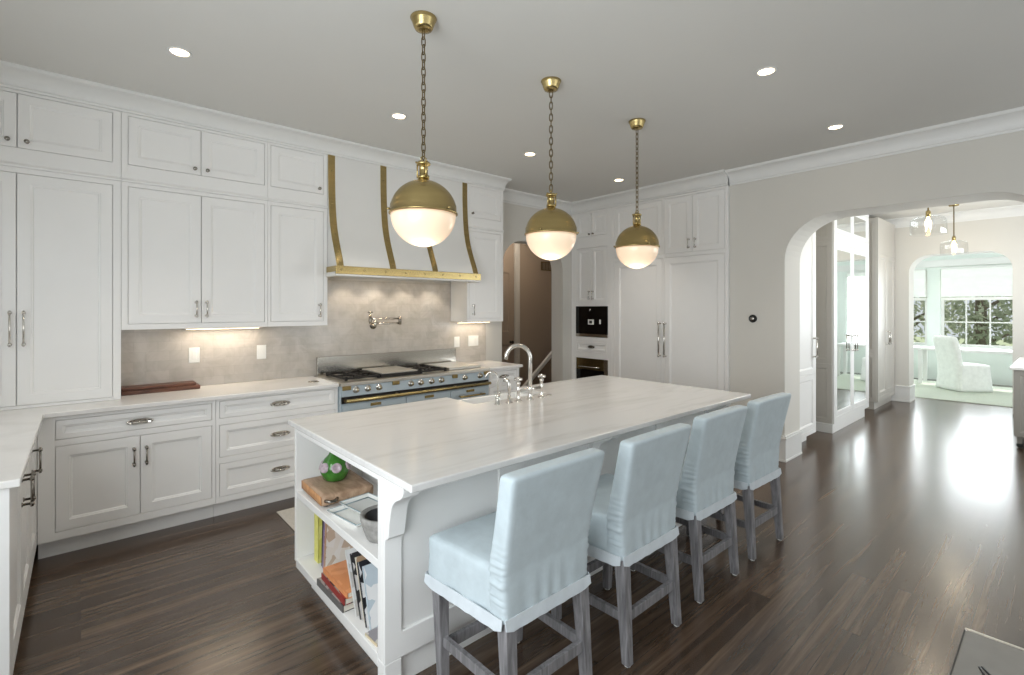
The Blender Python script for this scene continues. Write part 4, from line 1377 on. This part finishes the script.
def make_pendant(label):
    t = thing('pendant_lamp', label, 'pendant lamp', (0, 0, CEIL), 'brass globe pendants over the island')
    MB().lathe([(0, 0), (0.066, 0), (0.068, -0.004), (0.060, -0.018), (0.050, -0.048), (0.043, -0.060), (0.018, -0.066), (0, -0.066)][::-1], (0, 0, CEIL), 28).build('ceiling_canopy', M['brass'], t)
    mb = MB()
    n = 17
    z0, z1 = CEIL - 0.066, 2.325
    stp = (z0 - z1) / n
    for k in range(n):
        zc = z0 - stp * (k + 0.5)
        L_ = stp * 0.68
        pts = []
        for a in range(14):
            an = 2 * PI * a / 14
            px = 0.0105 * math.cos(an)
            pz = math.sin(an)
            pz = math.copysign(abs(pz) ** 0.6, pz) * L_
            pts.append((px, 0, zc + pz) if k % 2 else (0, px, zc + pz))
        mb.tube(pts, 0.0030, 6, closed=True)
    mb.build('chain', M['darkbrass'], t)
    mb = MB().lathe([(0, 2.222), (0.030, 2.222), (0.030, 2.236), (0.022, 2.240), (0.022, 2.290), (0.034, 2.292), (0.036, 2.300), (0.030, 2.308), (0.014, 2.312), (0, 2.312)], (0, 0, 0), 24)
    for k in range(3):
        a = 2 * PI * k / 3 + 0.4
        mb.tube([(0.031 * math.cos(a), 0.031 * math.sin(a), 2.225), (0.031 * math.cos(a), 0.031 * math.sin(a), 2.305)], 0.0045, 8)
        mb.tube([(0.036 * math.cos(a), 0.036 * math.sin(a), 2.302), (0.036 * math.cos(a), 0.036 * math.sin(a), 2.309)], 0.006, 8)
    mb.tube([(0.016, 0, 2.312), (0.014, 0, 2.328), (0, 0, 2.338), (-0.014, 0, 2.328), (-0.016, 0, 2.312)], 0.004, 8)
    mb.build('neck', M['brass'], t)
    zc = 2.042
    pr_ = [(0, zc + PR + 0.008), (0.03, zc + PR + 0.004)] + [(PR * math.sin(math.radians(a)), zc + PR * math.cos(math.radians(a))) for a in range(12, 76, 4)]
    pr_ += [(PR * 0.972, zc + 0.042), (PR * 0.980, zc + 0.040), (PR * 0.985, zc + 0.006), (PR * 1.02, zc + 0.003), (PR * 1.02, zc - 0.003), (PR * 0.95, zc - 0.003), (PR * 0.95, zc + 0.04), (PR * 0.6, zc + PR * 0.74), (0, zc + PR * 0.95)]
    MB().lathe(pr_, (0, 0, 0), 56).build('dome', M['brass'], t)
    mb = MB()
    for k in range(3):
        a = 2 * PI * k / 3 + 0.75
        mb.tube([(PR * math.cos(a), PR * math.sin(a), zc + 0.012), (PR * 1.07 * math.cos(a), PR * 1.07 * math.sin(a), zc + 0.012)], 0.006, 8)
    mb.build('thumbscrew', M['brass'], t)
    gl = [(PR * 0.965 * math.sin(math.radians(a)), zc - 0.006 + PR * 0.95 * math.cos(math.radians(a))) for a in range(90, 180, 5)] + [(0, zc - 0.006 - PR * 0.95)]
    MB().lathe([(0, zc - 0.004)] + gl, (0, 0, 0), 48).build('globe', M['glow'], t)
    return t


pl = ['brass and opal globe pendant nearest the bookshelf end of the island', 'brass and opal globe pendant above the faucet, middle of the three', 'brass and opal globe pendant nearest the refrigerator wall']
p0 = make_pendant(pl[0])
for i, x in enumerate((1.325, 2.322, 3.333)):
    o = p0 if i == 0 else copy_tree(p0)
    o.location = (x, (2.195, 2.2495, 2.276)[i], CEIL)
    o['label'] = pl[i]
    o.rotation_euler = (0, 0, 0.7 * i)
    light('pendant_light', 'POINT', (0, 0, 1.82 - CEIL), 2.6, (1.0, 0.90, 0.78), (0, 0, 0), o, shadow_soft_size=0.10)

# ------------------------------------------------------------------ recessed lights


def make_downlight(label):
    t = thing('recessed_light', label, 'ceiling light', (0, 0, CEIL), 'round recessed ceiling lights')
    MB().lathe([(0.046, -0.001), (0.049, -0.005), (0.058, -0.004), (0.062, -0.0005), (0.038, -0.0005)], (0, 0, CEIL), 32).build('trim_ring', M['trim'], t)
    MB().lathe([(0, -0.0028), (0.046, -0.0028), (0.046, -0.0008), (0, -0.0008)], (0, 0, CEIL), 28).build('lens', M['lamp'], t)
    light('recessed_lamp', 'SPOT', (0, 0, -0.02), 34, (1, 0.92, 0.82), (0, 0, 0), t, spot_size=math.radians(86), spot_blend=0.7, shadow_soft_size=0.06)
    return t


dl = [(0.433, 3.425, 'recessed light above the tall cupboards at far left'), (1.857, 3.44, 'recessed light between the first pendant and the range hood'),
      (3.267, 3.448, 'recessed light beyond the middle pendant'), (4.704, 3.46, 'recessed light nearest the coffee machine column'),
      (3.245, 1.26, 'recessed light in front of the wall with the thermostat'), (4.669, 1.27, 'recessed light nearest the arch wall')]
d0 = None
for x, y, lb in dl:
    if d0 is None:
        o = d0 = make_downlight(lb)
    else:
        o = copy_tree(d0)
    o.location = (x, y, CEIL)
    o['label'] = lb
# under-cabinet strips
for x0, x1, e, lb in ((0.62, 1.16, 1.1, 'slim lit strip light under the double wall cabinet'), (3.24, 3.70, 0.8, 'slim lit strip light under the narrow wall cabinet')):
    t = thing('strip_light', lb, 'light', ((x0 + x1) / 2, 4.62, 1.40), 'under-cabinet strip lights')
    MB().box(x0, x1, 4.60, 4.64, 1.388, 1.4015).build('housing', M['white'], t, 0.002)
    MB().box(x0 + 0.01, x1 - 0.01, 4.605, 4.635, 1.386, 1.388).build('diffuser', M['lamp'], t)
    light('strip_lamp', 'AREA', (0, 0, -0.022), e, (1, 0.90, 0.78), (0, 0, 0), t, shape='RECTANGLE', size=x1 - x0, size_y=0.03)

# ------------------------------------------------------------------ mats in the kitchen
t = thing('floor_mat', 'grey floor mat with dark edge at the lower right corner', 'mat', (2.3, 0.0, 0))
MB().box(1.6, 3.186, -0.62, 0.326, 0.0, 0.014).build('pad', M['mat'], t, 0.004)
MB().box(1.6, 3.186, 0.326, 0.333, 0.0, 0.012).build('dark_edge', M['darkplastic'], t, 0.002)
MB().box(3.187, 3.215, -0.62, 0.333, 0.0, 0.013).build('pale_edge', M['steel'], t, 0.006)
MB().tube([(2.905, 0.245, 0.0145), (2.86, 0.215, 0.0150), (2.80, 0.20, 0.0150), (2.79, 0.215, 0.0150), (2.85, 0.235, 0.015), (2.895, 0.252, 0.0148)], 0.005, 6).build('loop_mark', M['darkplastic'], t)
o = MB().box(1.118, 2.75, 3.42, 3.98, 0.0, 0.009).build('runner_rug', M['runner'], None, 0.003)
tag(o, 'pale woven runner on the floor between island and range', 'rug')

# ------------------------------------------------------------------ pantry passage beyond the arch
struct('wall_pantry', MB().box(5.95, 10.28, 2.56, 2.66, 0, CEIL).frame(lambda u, v, w_: (u, -0.62 + w_, v), 5.77, 10.28, 0, CEIL, [(6.45, 9.55, 1.08, 2.42)], 0.1), M['wall'])
crown('trim_7', lambda p, q_: (q_, 2.56 - p[0], p[1]), 5.77, 10.28)
window('window_11', lambda u, v, w_: (u, -0.67 + w_, v), 6.5, 9.5, 1.13, 2.37, 6, 3)
# second arch wall
poly = [(-0.72, 0), (0.545, 0)] + corner(0.545 + 0.28, 2.42 - 0.28, 0.28, 0.28, 180, 90) + corner(1.745 - 0.28, 2.42 - 0.28, 0.28, 0.28, 90, 0) + [(1.745, 0), (2.66, 0), (2.66, CEIL), (-0.72, CEIL)]
struct('wall_inner', MB().prism(poly, lambda p, q_: (q_, p[0], p[1]), 10.28, 10.66), M['wall'])
crown('trim_8', lambda p, q_: (10.28 - p[0], q_, p[1]), -0.62, 2.56)
mb = MB()
for gg, h0, h1 in ((0.020, 0, 0.03), (0.014, 0.03, 0.24), (0.024, 0.24, 0.262)):
    mb.box(10.28 - gg, 10.66 + gg, 1.745 - gg, 2.2, h0, h1)
struct('baseboard_inner', mb, M['trim'], 0.003)

PY = 1.945
g1 = mY(PY)
t = thing('tall_cabinet', 'white tall cabinet with long pull just inside the arch', 'cabinet', (6.1, PY, 0))
carcass(g1, 5.775, 6.43, 0.115, 2.95, [(5.81, 6.395, 0.16, 2.62)], 0.44, t)
MB().mbox(g1, 5.775, 6.43, 0, 0.115, -0.44, -0.10).build('toe_kick', M['cab'], t)
dd = MB().panel(g1, 5.813, 6.392, 0.163, 0.80, 0.019, 0.06, 0.011).panel(g1, 5.813, 6.392, 0.803, 2.617, 0.019, 0.06, 0.011).build('door', M['cab'], t, 0.0012, 1)
put_pull(g1, 6.335, 0.985, 1.225, dd, 'nickel', 0.04, 0.008)

PM = 1.925
g2 = mY(PM)
t = thing('mirrored_cabinet', 'grey tall cabinet with mirrored double doors inside the arch', 'cabinet', (7.8, PM, 0))
carcass(g2, 7.03, 8.63, 0.115, 2.95, [(7.09, 7.825, 0.19, 2.37), (7.825, 8.57, 0.19, 2.37), (7.09, 7.825, 2.50, 2.88), (7.825, 8.57, 2.50, 2.88)], 0.60, t, 'trim')
MB().mbox(g2, 7.0, 8.45, 0, 0.113, -0.6, -0.01).build('toe_kick', M['trim'], t, 0.003)
for a, b, k in ((7.09, 7.825, 7.775), (7.825, 8.57, 7.875)):
    dd = MB().panel(g2, a + GAP, b - GAP, 0.193, 2.367, 0.019, 0.055, 0.008, 0, 0, 1).build('mirror_door', [M['trim'], M['mirror']], t, 0.0012, 1)
    put_pull(g2, k, 0.98, 1.20, dd, 'nickel', 0.04, 0.008)
    MB().panel(g2, a + GAP, b - GAP, 2.503, 2.877, 0.019, 0.05, 0.008, 0, 0, 1).build('transom_door', [M['trim'], M['mirror']], t, 0.0012, 1)
sd = mX(7.029)
MB().panel(sd, PM + 0.021, 2.52, 0.117, 0.86, 0.016, 0.055, 0.012, 0.016).panel(sd, PM + 0.021, 2.52, 0.862, 2.40, 0.016, 0.055, 0.012, 0.016).panel(sd, PM + 0.021, 2.52, 2.402, 2.94, 0.016, 0.055, 0.012, 0.016).build('side_panel', M['greycab'], t)
mb = MB()
t2 = thing('tall_cabinet', 'grey tall cabinet beyond the mirrored doors before the second arch', 'cabinet', (9.6, PM, 0))
carcass(g2, 9.15, 10.25, 0.115, 2.95, [(9.20, 9.70, 0.19, 2.40), (9.70, 10.20, 0.19, 2.40)], 0.60, t2, 'greycab')
MB().mbox(g2, 9.15, 10.25, 0, 0.113, -0.6, -0.05).build('toe_kick', M['greycab'], t2)
for a, b, k in ((9.20, 9.70, 9.65), (9.70, 10.20, 9.75)):
    dd = door(g2, a, b, 0.19, 2.40, t2, mat='greycab')
    put_pull(g2, k, 0.98, 1.20, dd, 'nickel', 0.04, 0.008)
sd = mX(9.149)
MB().panel(sd, PM + 0.021, 2.52, 0.117, 0.86, 0.016, 0.055, 0.012, 0.016).panel(sd, PM + 0.021, 2.52, 0.862, 2.94, 0.016, 0.055, 0.012, 0.016).build('side_panel', M['greycab'], t2)

# grey sideboard at the right edge
t = thing('sideboard', 'grey sideboard with white stone top at the right edge through the arch', 'sideboard', (8.5, 0.1, 0))
CX0, CY1 = 7.80, 0.405
carcass(lambda u, v, w_: (u, CY1 + w_, v), CX0, 9.4, 0.13, 0.87, [(CX0 + 0.04, 8.58, 0.18, 0.83), (8.58, 9.36, 0.18, 0.83)], 0.50, t, 'taupecab')
for a, b in ((CX0 + 0.04, 8.58), (8.58, 9.36)):
    door(lambda u, v, w_: (u, CY1 + w_, v), a, b, 0.18, 0.83, t, mat='taupecab')
MB().panel(mX(CX0 - 0.012), -0.09, CY1 - 0.002, 0.135, 0.865, 0.011, 0.05, 0.008).build('end_panel', M['taupecab'], t)
for x in (CX0 + 0.05, 9.35):
    for y in (-0.05, CY1 - 0.045):
        lg = MB().taper((x, y, 0.05), (x, y, 0.13), (0.018, 0.018), (0.025, 0.025)).build('foot', M['taupecab'], t, 0.003)
        MB().lathe([(0, -0.014), (0.026, -0.014), (0.03, 0), (0.026, 0.014), (0, 0.014)], (x, y, 0.0305), 18, 0, 'x').build('castor', M['darkplastic'], lg)
MB().box(CX0 - 0.03, 9.43, -0.12, CY1 + 0.03, 0.871, 0.90).build('stone_top', M['quartz'], t, 0.004)

# two glass pendants in the passage


def make_glass_pendant(label):
    t = thing('glass_pendant', label, 'pendant lamp', (0, 0, CEIL), 'clear glass pendants in the passage')
    MB().lathe([(0, -0.025), (0.055, -0.025), (0.06, 0), (0, 0)], (0, 0, CEIL), 24).build('ceiling_canopy', M['brass'], t)
    MB().tube([(0, 0, CEIL - 0.02), (0, 0, 2.585)], 0.007, 8).build('rod', M['darkbrass'], t)
    MB().lathe([(0, 0), (0.022, 0), (0.022, 0.055), (0.012, 0.07), (0, 0.07)], (0, 0, 2.525), 16).build('socket', M['brass'], t)
    MB().lathe([(0.028, 2.535), (0.09, 2.525), (0.135, 2.508), (0.150, 2.48), (0.153, 2.42), (0.153, 2.340), (0.150, 2.335)], (0, 0, 0), 48).build('glass_shade', M['glass'], t)
    MB().lathe([(0, 0), (0.014, 0.004), (0.026, 0.03), (0.024, 0.055), (0.013, 0.08), (0.012, 0.10), (0, 0.10)], (0, 0, 2.425), 20).build('bulb', M['bulb'], t)
    return t


gp = make_glass_pendant('clear glass drum pendant hanging nearer inside the passage')
gp.location = (6.75, 0.985, CEIL)
gq = copy_tree(gp)
gq.location = (9.42, 1.09, CEIL)
gq['label'] = 'clear glass drum pendant hanging farther, before the second arch'
for o in (gp, gq):
    light('glass_pendant_light', 'POINT', (0, 0, 2.40 - CEIL), 8, (1, 0.85, 0.65), (0, 0, 0), o, shadow_soft_size=0.04)

# ------------------------------------------------------------------ breakfast room
mb = MB().frame(mX(14.0), -1.5, 4.0, 0, 2.86, [(0.30, 1.84, 0.74, 2.40), (2.06, 3.6, 0.74, 2.40)], 0.16)
struct('wall_far', mb, M['sunwall'])
struct('wall_breakfast', MB().box(10.66, 14.16, 4.0, 4.1, 0, 2.86).frame(lambda u, v, w_: (u, -1.5 + w_, v), 10.66, 14.16, 0, 2.86, [(11.2, 13.6, 0.74, 2.40)], 0.1).box(10.55, 10.66, -1.5, -0.72, 0, 2.86).box(10.55, 10.66, 2.66, 4.0, 0, 2.86), M['sunwall'])
window('window_5', mX(14.08), 0.34, 1.80, 0.78, 1.74, 4, 2)
window('window_6', mX(14.08), 2.10, 3.56, 0.78, 1.74, 4, 2)
window('window_7', lambda u, v, w_: (u, -1.56 + w_, v), 11.25, 13.55, 0.78, 2.36, 4, 3)
for k, (y0, y1) in enumerate(((0.34, 1.80), (2.10, 3.56))):
    window('window_%d' % (8 + k), mX(14.08), y0, y1, 1.86, 2.36, 2, 1)
struct('trim_9', MB().box(13.93, 14.0, 0.2, 3.7, 0.68, 0.735).box(13.97, 14.0, -1.5, 4.0, 2.45, 2.60), M['trim'], 0.004)
crown('trim_10', lambda p, q_: (14.0 - p[0], q_, p[1]), -1.5, 4.0, 2.85)
for k, (y0, y1) in enumerate(((0.32, 1.82), (2.08, 3.58))):
    t = thing('roman_shade', 'white roman shade over the %s breakfast room window' % ('main', 'left')[k], 'blind', (13.98, y0, 2.4), 'white roman shades')
    mb = MB()
    pts = []
    for i in range(41):
        z = 1.80 + 0.60 * i / 40
        pts.append((13.955 - 0.016 * abs(math.sin(PI * (z - 1.80) / 0.20)), z))
    mb.prism(pts + [(p[0] + 0.004, p[1]) for p in pts[::-1]], lambda p, q_: (p[0], q_, p[1]), y0, y1)
    mb.build('fabric', M['shade'], t)
    MB().box(13.93, 13.975, y0, y1, 2.395, 2.43).build('head_rail', M['trim'], t, 0.003)

o = MB().box(10.95, 13.6, 0.35, 2.9, 0, 0.012).build('area_rug', M['rug'], None, 0.003)
tag(o, 'pale green rug on the breakfast room floor', 'rug')
t = thing('desk', 'long white desk under the breakfast room window', 'desk', (13.3, 1.6, 0.012))
MB().box(12.95, 13.55, 0.35, 2.6, 0.70, 0.745).build('desk_top', M['trim'], t, 0.004)
for x in (12.99, 13.51):
    for y in (0.39, 2.02, 2.56):
        MB().taper((x, y, 0.012), (x, y, 0.70), (0.03, 0.03), (0.035, 0.035)).build('leg', M['trim'], t, 0.003)
t = thing('slipcovered_chair', 'white skirted slipcover chair on the green rug', 'chair', (12.55, 1.32, 0.012))
yaw = math.radians(-41 - 4)


def fc(p, back):
    x, y, z = p
    if back:
        x -= 0.10 * max(0, (z - 0.45) / 0.55) ** 1.2
        y *= 1 - 0.10 * max(0, (z - 0.9) / 0.15)
    else:
        fl = 1 + 0.10 * max(0, (0.40 - z) / 0.4)
        x *= fl
        y *= fl
        y += 0.004 * math.sin(x * 60)
    c_, s_ = math.cos(yaw), math.sin(yaw)
    return Vector((12.55 + c_ * x - s_ * y, 1.32 + s_ * x + c_ * y, z + 0.012))


MB().soft(-0.26, 0.27, -0.27, 0.27, 0.0, 0.50, 0.03, (14, 14, 12), lambda p: fc(p, False)).build('skirted_seat', M['wcover'], t)
MB().soft(-0.30, -0.17, -0.25, 0.25, 0.0, 1.02, 0.05, (6, 12, 24), lambda p: fc(p, True)).build('back', M['wcover'], t)

# ------------------------------------------------------------------ garden beyond the windows
o = MB().box(14.6, 40, -14, 22, -0.35, -0.25).build('ground', M['lawn'], None, kind='structure')


def tree(name, label, x, y, h_, r, seed):
    rnd = random.Random(seed)
    t = thing(name, label, 'tree', (x, y, -0.25), 'trees outside the breakfast room')
    mb = MB().tube([(x, y, -0.25), (x + 0.05, y, h_ * 0.4), (x - 0.05, y + 0.08, h_ * 0.8)], [0.16, 0.11, 0.05], 8)
    for k in range(9):
        a = rnd.uniform(0, 2 * PI)
        z0 = h_ * rnd.uniform(0.12, 0.6)
        mb.tube([(x, y, z0), (x + 0.5 * r * math.cos(a), y + 0.5 * r * math.sin(a), z0 + 0.4), (x + 0.95 * r * math.cos(a), y + 0.95 * r * math.sin(a), z0 + 0.6)], [0.05, 0.03, 0.012], 6)
    mb.build('trunk', M['bark'], t)
    mb = MB()
    for k in range(2600):
        a, b = rnd.uniform(0, 2 * PI), rnd.uniform(-1, 1)
        rr = r * rnd.uniform(0.25, 1.0) ** 0.6
        s_ = math.sqrt(1 - b * b)
        c0 = Vector((x + rr * s_ * math.cos(a), y + rr * s_ * math.sin(a), h_ * 0.5 + rr * b * h_ * 0.5 / r))
        u = Vector((rnd.gauss(0, 1), rnd.gauss(0, 1), rnd.gauss(0, 1))).normalized()
        v = u.orthogonal().normalized()
        L_ = rnd.uniform(0.06, 0.12)
        n_ = u.cross(v) * L_ * 0.2
        mb.add([c0 - u * L_, c0 - v * L_ * 0.5 + n_, c0 + u * L_, c0 + v * L_ * 0.5 + n_], [(0, 1, 2, 3)])
    mb.build('foliage', M['leaf'], t, flip=False)


tree('garden_tree', 'leafy tree outside the middle of the breakfast room window', 18.0, 1.55, 4.6, 1.3, 1)
tree('garden_tree', 'leafy tree outside the right of the breakfast room window', 21.5, -0.2, 5.0, 1.5, 2)
tree('garden_tree', 'leafy tree outside the left breakfast room window', 21.0, 3.7, 5.2, 1.7, 3)
